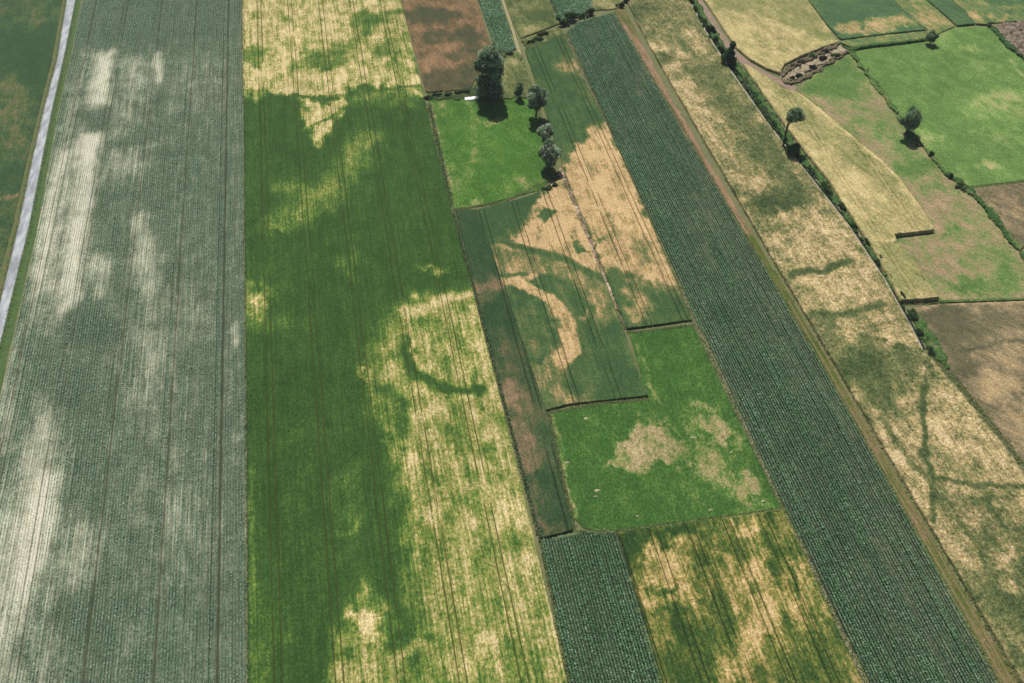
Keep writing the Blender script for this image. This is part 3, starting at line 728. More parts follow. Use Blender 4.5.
# golden fields
gold = canopy_mat('golden_grain', [(108, 118, 66), (134, 134, 84), (158, 150, 102), (182, 166, 114), (200, 184, 136)], R(-22), .22, .45, .3, (110, 96, 66), .26)
canopy('rye_field', [(675, YT), (703, 0), (711, 11), (724, 31), (736, 49), (750, 61), (766, 70), (780, 75), (784, 66), (800, 58), (820, 50), (838, 44), (822, 22), (806, 0), (775, YT)], gold, 1.0, .62,
       [('P', [(700, -60), (780, -60), (830, 40), (800, 25), (740, 12), (715, 15)], 8, .3), ('L', [(780, 18), (835, 40)], 4, 4, .2), ('E', 735, 35, 8, 12, 5, .8), ('L', [(765, 18), (800, 30)], 1.5, 2, .15), ('E', 820, 35, 14, 5, 4, .2)],
       'golden grain field between the dirt track and the reedy pond', 'crop', rowdir=((806, 0), (775, YT)), dx=.45, dy=.45, bump=.12)
canopy('rye_field', [(743, 67), (752, 71), (766, 79), (782, 91), (800, 97), (820, 112), (837, 127), (858, 145), (880, 163), (897, 180), (910, 197), (922, 214), (931, 228), (933, 233), (893, 237.5), (897, 245), (914, 267), (925, 284), (938, 300.5), (920, 302), (900, 303), (885, 275), (869, 246), (827, 181), (801, 149), (776, 115)],
       gold, 1.5, .58, [('P', [(760, 76), (840, 128), (900, 182), (880, 190), (820, 150), (780, 110)], 5, .36), ('P', [(868, 245), (895, 238), (938, 300), (900, 304)], 3, .3), ('E', 850, 195, 20, 16, 6, .85), ('E', 862, 156, 6, 2, 1, 0), ('E', 856, 155, 3, 1.5, .7, 0), ('L', [(800, 97), (858, 145), (897, 180), (931, 228)], 1.5, 1, .75),
        ('E', 890, 243, 5, 2.2, 1, .0), ('E', 922, 284, 4, 2.2, 1, .0), ('E', 820, 165, 10, 16, 5, .8), ('L', [(865, 243), (895, 241)], 1.2, 1, .85)],
       'tall golden grain field with a stepped end between ditch and pasture', 'crop', rowdir=((900, 300), (826, 180)), dx=.35, dy=.35, bump=.13, tram=((840, 180), 14), tramw=.1)
# brown stubble on the right
past = canopy_mat('dry_pasture', [(82, 112, 58), (100, 124, 66), (126, 132, 84), (144, 130, 96), (164, 142, 112)], R(-35), .25, .4, .3, bright=.28, calm=.6)
stub = canopy_mat('brown_stubble', [(82, 84, 60), (104, 98, 72), (128, 116, 88), (152, 134, 100), (172, 150, 110)], R(-40), .3, .4, .25, (90, 84, 56), .28)
canopy('pasture', [(798, 92), (803, 84), (824, 66), (838, 53), (848, 52), (863, 72), (884, 98), (903, 128), (924, 150), (944, 175), (966, 190), (990, 216), (1028, 264), (1200, 440), (1200, 296), (1100, 297), (1024, 298.5), (940, 301), (916, 267), (900, 246), (898, 239), (936, 234), (933, 227), (912, 196), (882, 162), (839, 126), (820, 108)],
       past, .15, .6, [('P', [(795, 90), (845, 50), (870, 80), (860, 105), (830, 100)], 6, .12), ('E', 838, 95, 10, 6, 4, .6, .7), ('E', 860, 122, 10, 5, 3, .3), ('E', 885, 130, 14, 14, 5, .28), ('E', 912, 165, 20, 12, 5, .12), ('E', 895, 145, 12, 6, 4, .55), ('E', 930, 185, 8, 6, 3, .25), ('E', 845, 105, 8, 12, 4, .5),
                        ('P', [(915, 190), (960, 200), (940, 240), (965, 270), (930, 262), (930, 228)], 5, .8), ('E', 908, 141, 13, 9, 4, .15), ('E', 968, 288, 17, 8, 3, .05), ('E', 1005, 275, 16, 22, 5, .18), ('E', 948, 225, 8, 12, 4, .35), ('E', 960, 250, 30, 4, 3, .4, .6), ('E', 995, 250, 12, 8, 4, .4)],
       'patchy green and tan pasture between the golden grain and the overgrown ditch', 'pasture', dx=.45, dy=.45, bump=.05)
br = canopy_mat('bright_pasture', [(86, 116, 58), (104, 134, 70), (126, 146, 84), (148, 154, 98), (176, 156, 122)], R(-15), .1, .4, .28, bright=.26, calm=.6)
canopy('pasture', [(852, 51), (870, 47.5), (900, 44.5), (925, 42), (932, 37), (948, 31), (957, 27.5), (985, 26.5), (992, 29), (1010, 47), (1026, 63), (1200, 210), (1200, 176), (1100, 179), (1024, 181), (968, 187), (946, 173), (926, 149), (908, 128), (888, 98), (867, 72)],
       br, .12, .12, [('E', 1002, 105, 36, 14, 8, .5), ('E', 925, 137, 12, 6, 4, .55), ('E', 990, 164, 14, 4, 3, .75), ('E', 968, 48, 10, 1.5, 2, .5), ('E', 985, 70, 20, 6, 6, .3), ('E', 945, 40, 10, 8, 4, .3), ('E', 1000, 135, 30, 5, 4, .35), ('E', 955, 175, 10, 8, 3, .4), ('L', [(1010, 60), (1030, 85)], 1.5, 1, .5)],
       'bright green cropped pasture with the lone round tree at its corner', 'pasture', dx=.45, dy=.45, bump=.05)
canopy('stubble_field', [(970, 189), (1024, 183), (1200, 177), (1200, 420), (1027, 258), (994, 214)], stub, .2, .35, [('E', 1000, 215, 20, 12, 8, .6)],
       'dull brown stubble field right of the overgrown ditch', 'field', dx=.5, dy=.5, bump=.05)
canopy('stubble_field', [(912, 309), (940, 304.5), (1024, 301.5), (1200, 299), (1200, 660), (1126, 600), (1036, 480), (1003, 436), (968, 393), (930, 345)], stub, .25, .45,
       [('P', [(915, 310), (960, 305), (985, 330), (960, 350), (990, 380), (960, 380), (935, 345)], 5, .12), ('E', 995, 325, 30, 8, 6, .25), ('E', 968, 325, 5, 10, 4, .45), ('L', [(962, 352), (1000, 345), (1060, 338)], 1.4, 1, .02), ('E', 1000, 375, 20, 24, 6, .85), ('E', 1020, 420, 20, 20, 6, .7), ('L', [(915, 310), (940, 305), (1024, 302)], 1.6, 1, .75)],
       'brown and tan stubble field in the lower right beyond the ditch', 'field', dx=.45, dy=.45, bump=.06)
canopy('grass_bank', [(940, 301.5), (1024, 298.8), (1200, 296.3), (1200, 299), (1024, 301), (940, 304)], verge2, .5, .45, [], 'thin grassy bank between pasture and brown stubble', 'grass', dx=.35, dy=.35)

# top right plots
tg = canopy_mat('top_plots', [(66, 96, 64), (80, 108, 66), (108, 122, 70), (150, 138, 92), (180, 156, 112)], R(-20), .3, .35, .25, (60, 70, 40), .25, calm=.7)
canopy('barley_plot', [(778, YT), (808, 0), (824, 22), (838, 38), (842, 41), (880, 36), (926, 31), (906, 14), (892, 0), (843, YT)], tg, .8, .1,
       [('P', [(836, 25), (850, 24), (890, 18), (905, 17), (918, 27), (880, 33), (845, 36)], 3, .8), ('E', 857, 28, 3, 2, 1, .2), ('E', 810, 8, 4, 10, 3, .6)], 'green plot with a straw lower end beyond the pasture hedge', 'crop', rowdir=((838, 40), (808, 0)), dx=.45, dy=.45)
canopy('grass_strip', [(845, YT), (893, 0), (907, 13), (928, 31), (926, 39), (934, 36), (955, 27), (939, 12), (925, 0), (872, YT)], tg, .3, .5, [('E', 930, 20, 10, 10, 4, .7)], 'tan grass strip beside the small bushy tree at the top right', 'grass', dx=.45, dy=.45)
canopy('grass_strip', [(838, 44), (842, 42.5), (880, 37.5), (924, 33), (926, 40), (900, 43.5), (870, 46), (852, 49)], tg, .9, .45, [], 'narrow olive grass strip above the bright pasture', 'grass', dx=.4, dy=.4)
canopy('beet_plot', [(876, YT), (926, 0), (940, 12), (957, 27), (975, 25), (962, 12), (950, 0), (895, YT)], tg, .8, .12, [], 'dark green plot at the top right, left of two', 'crop', dx=.45, dy=.45, rowdir=((957, 27), (926, 0)))
canopy('beet_plot', [(896, YT), (951, 0), (963, 12), (976, 25), (988, 26), (984, 14), (968, 0), (915, YT)], tg, .8, .4, [('E', 972, 18, 8, 6, 3, .7)], 'patchy plot with tan ends at the top right, right of two', 'crop', dx=.45, dy=.45, rowdir=((957, 27), (926, 0)))
canopy('weedy_plot', [(917, YT), (970, 0), (988, 24), (1024, 22), (1200, 15), (1100, YT)], tg, .5, .3, [('E', 1003, 18, 12, 3, 3, .8), ('E', 985, 5, 12, 3, 4, .55), ('E', 1015, 10, 10, 2, 2, .5), ('E', 1010, 3, 20, 3, 3, .15)], 'weedy green and tan plot in the top right corner', 'field', dx=.5, dy=.5)
brush_m = simple_mat('brushwood', [(76, 68, 52), (122, 108, 92), (176, 158, 140)], .8, .5)
canopy('brushwood', [(994, 27), (1010, 24), (1024, 23), (1100, 20), (1130, 130), (1024, 62), (1006, 42)], brush_m, .9, .5, [], 'patch of brown dead brushwood in the top right corner', 'scrub', lumps=2.6, edge=1.6, dx=.35, dy=.35, bump=.2)
canopy('overgrown_ditch', [(988, 27), (993, 26.5), (1010, 45), (1026, 59), (1130, 150), (1130, 156), (1026, 64), (1007, 48)], verge2, .9, .05, [], 'dark weedy ditch along the pasture at the top right', 'scrub', lumps=1.0, edge=1.6, dx=.35, dy=.35, bump=.2)
canopy('overgrown_ditch', [(848, 52), (852, 51), (867, 72), (888, 98), (908, 128), (926, 149), (946, 172), (968, 186), (973, 191), (994, 214), (1028, 258), (1200, 435), (1200, 441), (1026, 264), (989, 216), (965, 191), (944, 175), (924, 151), (904, 129), (884, 99), (863, 73)], verge2, .7, .55, [('L', [(945, 174), (970, 190), (1024, 260)], 2.2, 1, .1), ('L', [(850, 52), (880, 90)], 1, 1, .25)],
       'overgrown ditch line of rough grass between the two pastures', 'scrub', lumps=.9, edge=1.6, dx=.33, dy=.33, bump=.2)
# hedge edge under the grass strip
canopy('low_hedge', [(838, 45), (848, 49.5), (870, 45.8), (900, 43), (925, 40), (925, 41.5), (900, 44.8), (870, 48), (848, 52)], verge2, 1.0, .2, [], 'long low hedge along the far edge of the bright pasture', 'hedge', lumps=.8, dx=.3, dy=.3, bump=.2)

# reedy pond / pale scrub hollow
pale = simple_mat('pale_reeds', [(104, 98, 72), (156, 142, 116), (190, 176, 150)], .8, .4)
canopy('reed_hollow', [(780, 77), (786, 72), (800, 65), (815, 58), (835, 49), (842, 46), (848, 50), (836, 58), (818, 66), (804, 76), (790, 82), (782, 80)], pale, .5, .5, [], 'pale dry reed hollow beside the golden grain field', 'reeds', lumps=1.4, edge=1.6, dx=.35, dy=.35, bump=.2)

bank_m = simple_mat('scrub_bank', [(66, 66, 48), (96, 88, 66), (132, 120, 96)], .9, .5)
canopy('scrub_bank', [(779, 75), (786, 69), (800, 62), (816, 54), (834, 46), (838, 45), (837, 48), (818, 57), (803, 65), (788, 73), (782, 78)], bank_m, 1.0, .5, [], 'brown scrub along the far bank of the reed hollow', 'scrub', lumps=2.0, edge=1.6, dx=.35, dy=.35, bump=.2)
canopy('scrub_bank', [(783, 80), (790, 82), (804, 77), (820, 67), (837, 57), (848, 51), (849, 53), (838, 60), (822, 70), (806, 80), (791, 86), (783, 83)], bank_m, .6, .5, [], 'low brown scrub along the near bank of the reed hollow', 'scrub', lumps=1.6, edge=1.6, dx=.35, dy=.35, bump=.2)
# ------------------------------------------------------------------ trees
def leaf_cloud(lobes, nleaf, lsize, seed, fill=.35):
    """leaf-sized faces spread through the volume of several uneven lobes"""
    r = np.random.default_rng(seed)
    vol = np.array([l[3] * l[4] * l[5] for l in lobes]) ** .75
    cnt = (nleaf * 2.0 * vol / vol.sum()).astype(int)
    Vs, Ts = [], []
    for (cx, cy, cz, rx, ry, rz), k in zip(lobes, cnt):
        d = r.normal(size=(k, 3)); d /= np.linalg.norm(d, axis=1)[:, None]
        rad = 1 - fill * 1.4 * r.random(k) ** 1.3
        # uneven surface
        bump = 1 + .16 * np.sin(d[:, 0] * 7 + cx * 3) * np.cos(d[:, 2] * 6 + cy) + .1 * np.sin(d[:, 1] * 11 + cz)
        p = d * (rad * bump)[:, None] * np.array([rx, ry, rz]) + np.array([cx, cy, cz])
        nrm = d + r.normal(size=(k, 3)) * .55; nrm /= np.linalg.norm(nrm, axis=1)[:, None]
        t = np.cross(nrm, r.normal(size=(k, 3))); t /= np.linalg.norm(t, axis=1)[:, None] + 1e-9
        b = np.cross(nrm, t)
        s = lsize * (.6 + .8 * r.random(k))[:, None]
        q = np.stack([p - t * s * .5, p + b * s * .33 + nrm * s * .06, p + t * s * .5, p - b * s * .33 + nrm * s * .06], 1)
        Vs.append(q); Ts.append(np.clip(.5 + .5 * r.normal(size=k) * .6 + .25 * math.sin(cx * 5 + cz * 3), 0, 1))
    V = np.concatenate(Vs).reshape(-1, 3)
    return V, np.arange(len(V)).reshape(-1, 4), np.concatenate(Ts)


def limb_mesh(segs, ns=7):
    """tapered limbs: list of (points, r0, r1)"""
    V, F = [], []
    for pts, r0, r1 in segs:
        pts = [np.array(p, float) for p in pts]; b0 = len(V)
        for i, p in enumerate(pts):
            d = pts[min(i + 1, len(pts) - 1)] - pts[max(i - 1, 0)]; d /= np.linalg.norm(d)
            u = np.cross(d, [0.3, 1, 0.1]); u /= np.linalg.norm(u); v = np.cross(d, u)
            r_ = r0 + (r1 - r0) * i / (len(pts) - 1)
            for j in range(ns):
                a = 2 * math.pi * j / ns
                V.append(p + (u * math.cos(a) + v * math.sin(a)) * r_ * (1 + .12 * math.sin(a * 3 + i)))
        for i in range(len(pts) - 1):
            for j in range(ns):
                F.append((b0 + i * ns + j, b0 + i * ns + (j + 1) % ns, b0 + (i + 1) * ns + (j + 1) % ns, b0 + (i + 1) * ns + j))
    return np.array(V), F


bark = simple_mat('bark', [(70, 62, 50), (104, 94, 78)], 1.5, .4)
leafs = {'silver': leaf_mat('willow_leaf', [(70, 104, 68), (148, 178, 134), (232, 240, 216)], .86),
         'green': leaf_mat('oak_leaf', [(54, 88, 52), (106, 144, 92), (190, 212, 172)], .86),
         'dark': leaf_mat('hedge_leaf', [(44, 72, 46), (74, 106, 62), (122, 150, 94)], .86),
         'pale': leaf_mat('pale_shrub_leaf', [(60, 84, 50), (96, 118, 76), (148, 160, 122)], .86),
         'dry': leaf_mat('dry_shrub_leaf', [(58, 56, 42), (92, 86, 66), (142, 132, 108)], .86)}


def tree(name, base, height, lobes, kind, label, cat, trunk_r=.35, nleaf=3000, lsize=.6, group=None, seed=1, crown='crown', trunkh=None, limbs=True, rz=0.0):
    x, y = at(*base)
    root = empty(name, (x, y, 0), rz)
    tag(root, label, cat, group)
    top = trunkh or height * .55
    segs = [([(0, 0, -.1), (random.uniform(-.2, .2), random.uniform(-.2, .2), top * .5), (random.uniform(-.3, .3), random.uniform(-.3, .3), top)], trunk_r, trunk_r * .5)]
    if limbs:
        for l in lobes:
            z0 = top * random.uniform(.5, .95)
            segs.append(([(0, 0, z0), ((l[0]) * .5, l[1] * .5, (z0 + l[2]) / 2 + .1), (l[0] * .9, l[1] * .9, l[2])], trunk_r * .4, trunk_r * .1))
    V, F = limb_mesh(segs)
    mesh_np('trunk', V, F, bark, parent=root)
    V, F, T = leaf_cloud(lobes, nleaf, lsize, seed)
    V[:, 2] = np.maximum(V[:, 2], .15)
    mesh_np(crown, V, F, leafs[kind], parent=root, fattrs={'tone': T})
    return root


def round_lobes(w, h0, h1, n, seed, squash=1.0):
    """uneven crown made of overlapping leaf clumps"""
    r = random.Random(seed); L = []; w = w * .88
    H = h1 - h0; cz = (h0 + h1) / 2
    L.append((0, 0, cz, w * .36, w * .36, H * .36))
    for i in range(n):
        a = r.uniform(0, 2 * math.pi); e = math.asin(r.uniform(-.85, .98))
        s = r.uniform(.17, .3)
        k = .66 + r.uniform(-.1, .14)
        L.append((math.cos(a) * math.cos(e) * w * .5 * k, math.sin(a) * math.cos(e) * w * .5 * k, cz + math.sin(e) * H * .5 * k * 1.05, w * s, w * s, min(w, H) * s * .85))
    return L


# the tallest tree: two-tier willow, wide pale head
L = round_lobes(10.8, 9, 22.5, 18, 4) + [(x_, y_, z_, a_, a_, b_) for (x_, y_, z_, a_, b_) in ((-2.6, 0, 8, 2.6, 3.0), (2.4, .5, 7.5, 2.8, 3.4), (0, 1, 5.5, 3.6, 3.4), (2.4, -1, 3.6, 3.4, 3.0), (-2.4, .6, 3.2, 3.6, 3.0), (-4.2, 0, 15, 2.0, 2.6), (3.8, 0, 12, 2.2, 3.4), (0.5, -.5, 20, 3.2, 2.6))]
tree('willow_tree', (489.5, 98), 22, L, 'silver', 'tallest tree, silvery green crown, by the white sheet in the meadow corner', 'tree', .6, 12000, .7, seed=4)
tree('ash_tree', (536, 117.5), 14, round_lobes(8.6, 1.8, 14.2, 13, 8), 'silver', 'rounded silvery tree at the meadow edge, upper of three in the line', 'tree', .4, 5600, .6, 'trees along the meadow edge', 8)
tree('ash_tree', (545, 148), 10, round_lobes(6.6, 2.5, 11, 11, 12), 'silver', 'middle of the three trees down the right edge of the small meadow', 'tree', .35, 3800, .55, 'trees along the meadow edge', 12)
tree('ash_tree', (549.5, 169), 12, round_lobes(8.2, 1.8, 12.2, 13, 16), 'silver', 'lowest tree in the meadow line, wide crown above the barley corner', 'tree', .35, 5200, .55, 'trees along the meadow edge', 16)
tree('young_tree', (519.5, 99), 7, round_lobes(4.6, 1, 7.6, 8, 21), 'green', 'small dark young tree between the tallest tree and the line of three', 'tree', .18, 1400, .5, seed=21)
tree('round_tree', (906, 134), 11, round_lobes(8.6, 1.6, 11.4, 18, 31), 'green', 'lone round-crowned tree casting a dark shadow between the pastures', 'tree', .4, 6200, .55, seed=31)
L = [(1.4, 0, 13.2, 2.6, 2.6, 2.2), (4.2, 0, 12.5, 1.8, 1.8, 1.6), (.5, 0, 12.2, 1.5, 1.5, 1.4), (2.8, .3, 15, 1.8, 1.8, 1.4), (1.2, .6, 14.2, 1.6, 1.6, 1.5), (0, 0, 3.2, .9, .9, 2.0), (-.2, 0, 6.4, .6, .6, 1.0)]
tree('slender_tree', (783, 147), 15, L, 'green', 'slender tree with long bare trunk and lopsided tuft beside the ditch', 'tree', .32, 1900, .6, seed=41, trunkh=12.5)
tree('shrub', (793, 156), 5, round_lobes(6.2, .3, 5.2, 9, 44), 'dark', 'dark round shrub at the foot of the slender tree', 'bush', .2, 1900, .5, seed=44)
L = round_lobes(5.0, 2, 8.5, 9, 52) + [(1.0, 0, 8.8, 1.3, 1.3, 1.5), (-1.2, 0, 3, 2.0, 2.0, 2.0), (1.5, -.5, 2, 2.0, 2.0, 1.6)]
tree('ditch_tree', (727.5, 64), 9, L, 'dark', 'dark tree on the ditch bank where the dirt track bends', 'tree', .3, 2800, .6, seed=52)
tree('bushy_tree', (930, 44), 5, round_lobes(5.4, .5, 6.0, 9, 61), 'green', 'small bushy tree at the end of the low hedge by the bright pasture', 'tree', .22, 1700, .55, seed=61)

# hedge bushes
_p, _q = at(735, 75), at(811, 173)
DITCH_ANG = math.atan2(_q[1] - _p[1], _q[0] - _p[0])
def bush(name, base, wd, ht, kind, label, seed, n=None, group=None, ls=.5, cat='bush'):
    r = random.Random(seed); a = r.uniform(.55, 1.0); sk = r.uniform(-.4, .4)
    L = [(l[0] * (2 - a), l[1] * a + l[0] * sk, l[2], l[3] * (2 - a), l[4] * a, l[5]) for l in round_lobes(wd, .1, ht, 7, seed)]
    L += [(r.uniform(-.8, .8) * wd, r.uniform(-.5, .5) * wd, ht * .2, wd * .2, wd * .2, ht * .25) for _ in range(3)]
    if name == 'ditch_bush':
        L = [(l[0] * 1.35, l[1] * .8, l[2], l[3] * 1.3, l[4] * .85, l[5]) for l in L]
    return tree(name, base, ht, L, kind, label, cat, .1, n or int(240 * wd), ls, group, seed, limbs=False, trunkh=ht * .5, rz=DITCH_ANG if name == 'ditch_bush' else 0)
bush('hedge_bush', (571, 21), 6.5, 4.2, 'dark', 'largest dark bush at the upper corner of the dark maize strip', 71)
bush('hedge_bush', (563, 26), 3.0, 2.6, 'dark', 'small dark bush at the left tip of the top hedge', 72)
bush('hedge_bush', (590, 15), 4.0, 3.4, 'pale', 'grey-green bush right of the largest dark bush by the maize', 73)
bush('hedge_bush', (583, 18), 2.6, 1.8, 'dark', 'low bush between the dark bush and the grey-green bush', 74)
bush('hedge_bush', (621, 7), 2.6, 2.4, 'dark', 'dark bush at the upper end of the brown track', 75)
bush('hedge_bush', (627, 1.5), 2.8, 3.2, 'dark', 'dark bush at the top edge just above the brown track', 76)
where = ['at the top edge of the photo', 'second down from the top edge', 'third down from the top edge', 'fourth down from the top edge', 'fifth down, in a close pair', 'sixth down, in a close pair', 'seventh down from the top edge', 'last above the dark ditch tree']
for i, (px, py, wd, ht) in enumerate([(689.5, 2, 3.2, 3), (695, 11, 3.0, 2.4), (699.5, 19, 2.6, 2.0), (704, 25, 3.4, 3.0), (708, 31, 3.2, 3.0), (712, 32, 2.8, 3.4), (715, 42, 3.4, 3.0), (721.5, 52, 4.0, 3.4)]):
    bush('ditch_bush', (px, py), wd, ht, 'dark', 'dark bush on the upper ditch, ' + where[i], 80 + i, group='bushes along the upper ditch')
wl = ['just below the ditch tree', 'second below the ditch tree', 'third below the ditch tree', 'fourth below the ditch tree, before the widening', 'fifth below the ditch tree', 'sixth below the ditch tree', 'seventh below the ditch tree', 'eighth, nearing the slender tree', 'ninth, nearing the slender tree', 'last above the slender tree']
for i in range(10):
    t = i / 9; px = 737 + (781 - 737) * t + (1.5 if i % 2 else 0); py = 74 + (140 - 74) * t
    bush('ditch_bush', (px + 1, py), random.uniform(2.4, 5.0), random.uniform(1.0, 2.0), 'pale' if i in (1, 2, 5, 6) else 'dark', ('grey-green' if i in (1, 2, 5, 6) else 'dark') + ' ditch-bank bush, ' + wl[i], 100 + i, group='bushes along the middle ditch')
wl2 = ['first below the slender tree', 'second below the slender tree', 'third below the slender tree', 'level with the golden field middle', 'just above the stepped end of the golden field', 'level with the stepped end of the golden field', 'below the stepped end of the golden field', 'level with the golden field tip', 'below the golden field tip', 'beside the brown stubble corner', 'last bush at the lower end of the ditch']
for i in range(11):
    t = i / 10; py = 172 + (352 - 172) * t
    px = np.interp(py, [q[1] for q in ditch_l], [q[0] for q in ditch_l]) + 4 + (i * 7 % 3)
    bush('ditch_bush', (px, py), random.uniform(2.2, 4.4), random.uniform(1.0, 2.2), 'dark', 'low dark bush on the lower ditch, ' + wl2[i], 120 + i, group='bushes along the lower ditch', ls=.45)
wl3 = ['left end of the back row', 'second of the back row', 'third of the back row', 'fourth of the back row', 'right end of the back row', 'left end of the front row', 'second of the front row', 'third of the front row', 'fourth of the front row', 'right end of the front row']
for i, (px, py, wd) in enumerate([(787, 72, 2.6), (795, 67, 3), (802, 62, 3.2), (812, 57, 3.2), (823, 52, 3.6), (790, 81, 3.2), (798, 77, 2.6), (811, 68, 2.2), (822, 61, 2.6), (834, 55, 3.4)]):
    bush('reed_bush', (px + random.uniform(-2, 2), py + random.uniform(-1.5, 1.5)), wd * random.uniform(.6, 1.3), random.uniform(.9, 2.2), 'dry' if i % 3 else 'dark', 'grey-brown shrub by the reed hollow, ' + wl3[i], 140 + i, group='shrubs round the reed hollow')
for i, (px, py, wd, ht, kd, lb) in enumerate([(931, 156, 1.6, 2.2, 'dark', 'small dark post-like shrub just below the lone round tree'), (950, 178, 1.6, 2.0, 'dark', 'small dark shrub where the overgrown ditch bends'),
                                              (918, 146, 2.0, 1.2, 'pale', 'low pale shrub in the shadow edge of the lone round tree'), (959, 187, 3.4, 1.4, 'pale', 'pale bramble clump at the corner of the brown stubble'),
                                              (963, 190, 2.4, 1.2, 'pale', 'smaller pale bramble clump left of the brown stubble'), (989, 27, 1.6, 1.6, 'pale', 'pale shrub at the upper corner of the bright pasture')]):
    bush('ditch_shrub', (px, py), wd, ht, kd, lb, 160 + i)
for i, (px, py, wd, kd, lb) in enumerate([(531, 43, 2.4, 'dark', 'leftmost'), (536, 40, 2.8, 'dark', 'second'), (541, 36, 3.0, 'dry', 'third'), (540, 41, 3.0, 'pale', 'lower pale'), (545, 35, 2.6, 'dark', 'rightmost')]):
    bush('scrub_bush', (px, py), wd, 1.6, kd, lb + ' scrub bush in the weedy corner above the barley', 180 + i, group='scrub bushes above the barley')
for i, (px, py, wd, kd, lb) in enumerate([(427, 99, 2.4, 'dark', 'low bush at the left corner of the tree meadow'), (437, 96, 3.2, 'dark', 'second low bush along the top edge of the tree meadow'), (448, 95, 3.4, 'pale', 'pale low bush on the ditch above the tree meadow'),
                                          (458, 93, 3.4, 'pale', 'pale low bush nearer the white sheet'), (466, 92.5, 3.0, 'dark', 'low dark bush right above the white sheet'), (499, 58, 2.8, 'pale', 'pale shrub at the foot of the small maize plot'),
                                          (509, 55, 2.6, 'pale', 'pale shrub between small maize plot and farm track'), (548, 190, 3.2, 'pale', 'low shrub at the lower corner of the tree meadow'), (555, 187, 2.6, 'dark', 'dark shrub by the top of the stony baulk')]):
    bush('margin_bush', (px, py), wd, 1.4, kd, lb, 200 + i)

# ------------------------------------------------------------------ white sheet beside the tallest tree
wm = simple_mat('white_plastic', [(226, 228, 228), (244, 244, 242)], 1.2, .08, rough=.5, k=1.0)
x, y = at(472.5, 99)
V, F = [], []
nu, nvv = 22, 9
for j in range(nvv):
    for i in range(nu):
        u = i / (nu - 1) * 2 - 1; v = j / (nvv - 1) * 2 - 1
        hw = 3.1; hd = 1.15 * (1 - .55 * max(0, u) ** 1.2 - .25 * abs(u) ** 3)
        V.append((x + u * hw + .1 * math.sin(v * 5), y + v * hd + .12 * math.sin(u * 7), .38 + .32 * math.cos(v * 1.5) * math.cos(u * 1.5) + .07 * math.sin(u * 11 + v * 5) + .04 * math.sin(v * 13)))
for j in range(nvv - 1):
    for i in range(nu - 1):
        a = j * nu + i; F.append((a, a + 1, a + nu + 1, a + nu))
b0 = len(V); ring = [i for i in range(nu)] + [j * nu + nu - 1 for j in range(1, nvv)] + [(nvv - 1) * nu + i for i in range(nu - 2, -1, -1)] + [j * nu for j in range(nvv - 2, 0, -1)]
for r_ in ring: V.append((V[r_][0], V[r_][1], .14))
for i in range(len(ring)): F.append((ring[i], b0 + i, b0 + (i + 1) % len(ring), ring[(i + 1) % len(ring)]))
tag(mesh_np('tarpaulin', V, F, wm, smooth=True), 'bright white crumpled tarpaulin lying beside the tallest tree', 'tarpaulin')

# pale earth mounds in the square meadow
mound_m = simple_mat('chalk_mound', [(170, 160, 120), (214, 204, 166)], 1.5, .3)
mp = [(586, 419, 'near its upper left corner'), (567, 463, 'beside its left edge'), (597, 491, 'lower left, upper of a pair'), (595.5, 497, 'lower left, lower of a pair'), (637, 516.5, 'near the middle of its lower edge'), (711, 510.5, 'near its lower right edge'), (763, 502, 'in its lower right corner'), (693, 438, 'among the bare patches on the right'), (731, 453, 'near its right edge')]
for i, (px, py, lb) in enumerate(mp):
    x, y = at(px, py); rr = random.Random(300 + i); V, F = [], []
    k = 12; a = rr.uniform(.32, .6)
    for ring_, (rad, z) in enumerate(((1.0, .1), (.7, .32), (.3, .42))):
        for j in range(k):
            t = 2 * math.pi * j / k; q = rad * rr.uniform(.7, 1.25)
            V.append((x + math.cos(t) * q * a * 1.5, y + math.sin(t) * q * a * .8, z * rr.uniform(.8, 1.1)))
    V.append((x, y, .46))
    for r_ in range(2):
        for j in range(k): F.append((r_ * k + j, r_ * k + (j + 1) % k, (r_ + 1) * k + (j + 1) % k, (r_ + 1) * k + j))
    for j in range(0, k, 2): F.append((2 * k + j, 2 * k + (j + 1) % k, 2 * k + (j + 2) % k, 3 * k))
    tag(mesh_np('earth_mound', V, F, mound_m), 'small pale earth mound in the square meadow, ' + lb, 'mound', 'pale mounds in the square meadow')


# flowering margins between the fields
def tufts(name, line, width, n, mat, label, size=.35, seed=1, z=.3):
    r = np.random.default_rng(seed); P = ats(line)
    d = np.r_[0, np.cumsum(np.linalg.norm(np.diff(P, axis=0), axis=1))]
    t = r.random(n) * d[-1]
    x = np.interp(t, d, P[:, 0]) + r.normal(size=n) * width / 2; y = np.interp(t, d, P[:, 1]) + r.normal(size=n) * .3
    c = np.stack([x, y, z * (.5 + r.random(n))], 1)
    a = r.random(n) * 6.28; s = size * (.5 + r.random(n))
    u = np.stack([np.cos(a), np.sin(a), r.normal(size=n) * .3], 1) * s[:, None] / 2
    v = np.stack([-np.sin(a), np.cos(a), r.normal(size=n) * .3 + .3], 1) * s[:, None] / 2
    V = np.stack([c - u, c - v, c + u, c + v], 1).reshape(-1, 3)
    o = mesh_np(name, V, np.arange(len(V)).reshape(-1, 4), mat, fattrs={'tone': r.random(n)})
    return tag(o, label, 'flowers', kind='stuff')
fl = leaf_mat('margin_flowers', [(50, 82, 40), (84, 112, 70), (150, 160, 130)], .86)
tufts('wildflower_margin', [(453, 211), (508.5, 420), (540, 540)], .5, 2600, fl, 'speckled pale weed margin between wheat and dark grain strip', z=.9, seed=2)
tufts('wildflower_margin', [(429, 104), (452, 207)], 1.0, 1500, fl, 'speckled pale weed margin left of the tree meadow', z=.4, seed=3)
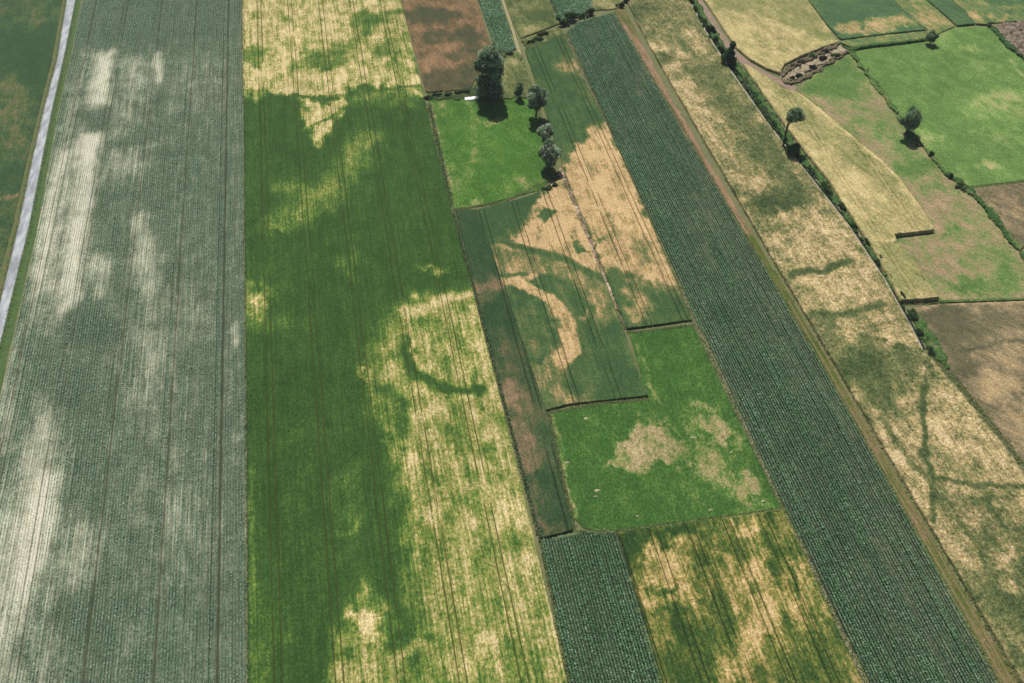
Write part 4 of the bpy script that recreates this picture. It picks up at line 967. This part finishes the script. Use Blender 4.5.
tufts('wildflower_margin', [(243.8, 0), (245.6, 200), (247.5, 400), (249.8, 683), (250.5, YB)], .5, 4200, leaf_mat('margin_weeds', [(40, 70, 36), (70, 100, 60), (150, 168, 140)]), 'dark speckled weed line between row crop and green wheat', z=.6, seed=5)
weed = leaf_mat('weed_leaf', [(84, 110, 60), (122, 140, 84), (176, 174, 130)], .86)
for k_, (ln, wd_, n_, sz_, lb_) in enumerate([
        ([(565, 33), (606, 121), (695, 324), (785, 511), (865, 683)], .9, 5000, .45, 'ragged weeds along the narrow path left of the long dark strip'),
        ([(575, 532), (620, 532), (700, 521), (784, 511)], 1.0, 1800, .5, 'ragged weeds along the lower edge of the square meadow'),
        ([(549, 414), (560, 470), (574, 530)], .8, 1500, .45, 'ragged weeds along the left edge of the square meadow'),
        ([(547, 413), (600, 403.5), (649, 399)], .6, 900, .4, 'ragged grass below the ring-marked barley'),
        ([(627, 333), (693, 325)], .6, 600, .4, 'ragged grass at the upper end of the square meadow'),
        ([(614, 13), (678, 120), (741, 228), (842, 400), (999, 683)], .7, 4200, .45, 'ragged weeds between the dark strip and the grassy track'),
        ([(662, 66), (704, 140), (766, 247), (856, 400), (941, 545), (1021, 683)], .8, 4200, .5, 'ragged weeds between the grassy track and the broad grain field'),
        ([(77, 0), (66.5, 53), (44, 160), (31, 228), (-1, 358)], .8, 2200, .4, 'ragged verge weeds between the road and the row crop'),
        ([(66, 0), (56, 60), (32, 157), (17, 228), (-2, 308)], .7, 1800, .35, 'ragged verge weeds left of the road'),
        ([(428, 97), (470, 95), (534, 97), (556, 177), (505, 202), (454, 210)], 1.2, 3200, .5, 'ragged weeds round the tree meadow'),
        ([(966, 189), (1024, 182), (1100, 179)], 1.0, 700, .5, 'ragged grass between bright pasture and brown stubble'),
        ([(541, 541), (569, 683)], .6, 900, .4, 'ragged weeds between the wheat and the small bottom maize plot'),
        ([(930, 352), (968, 396), (1003, 438), (1036, 482)], 1.4, 1500, .5, 'ragged grass bank between the broad grain field and the brown stubble'),
        ([(900, 304), (940, 303), (1024, 300)], 1.0, 1000, .5, 'ragged grass on the bank above the brown stubble')]):
    o_ = tufts('margin_weeds', ln, wd_, n_, weed, lb_, size=sz_ * .7, seed=400 + k_, z=.22)
    o_['category'] = 'weeds'
print('SUN shadow dir', sh, 'verts', sum(len(m.vertices) for m in bpy.data.meshes))
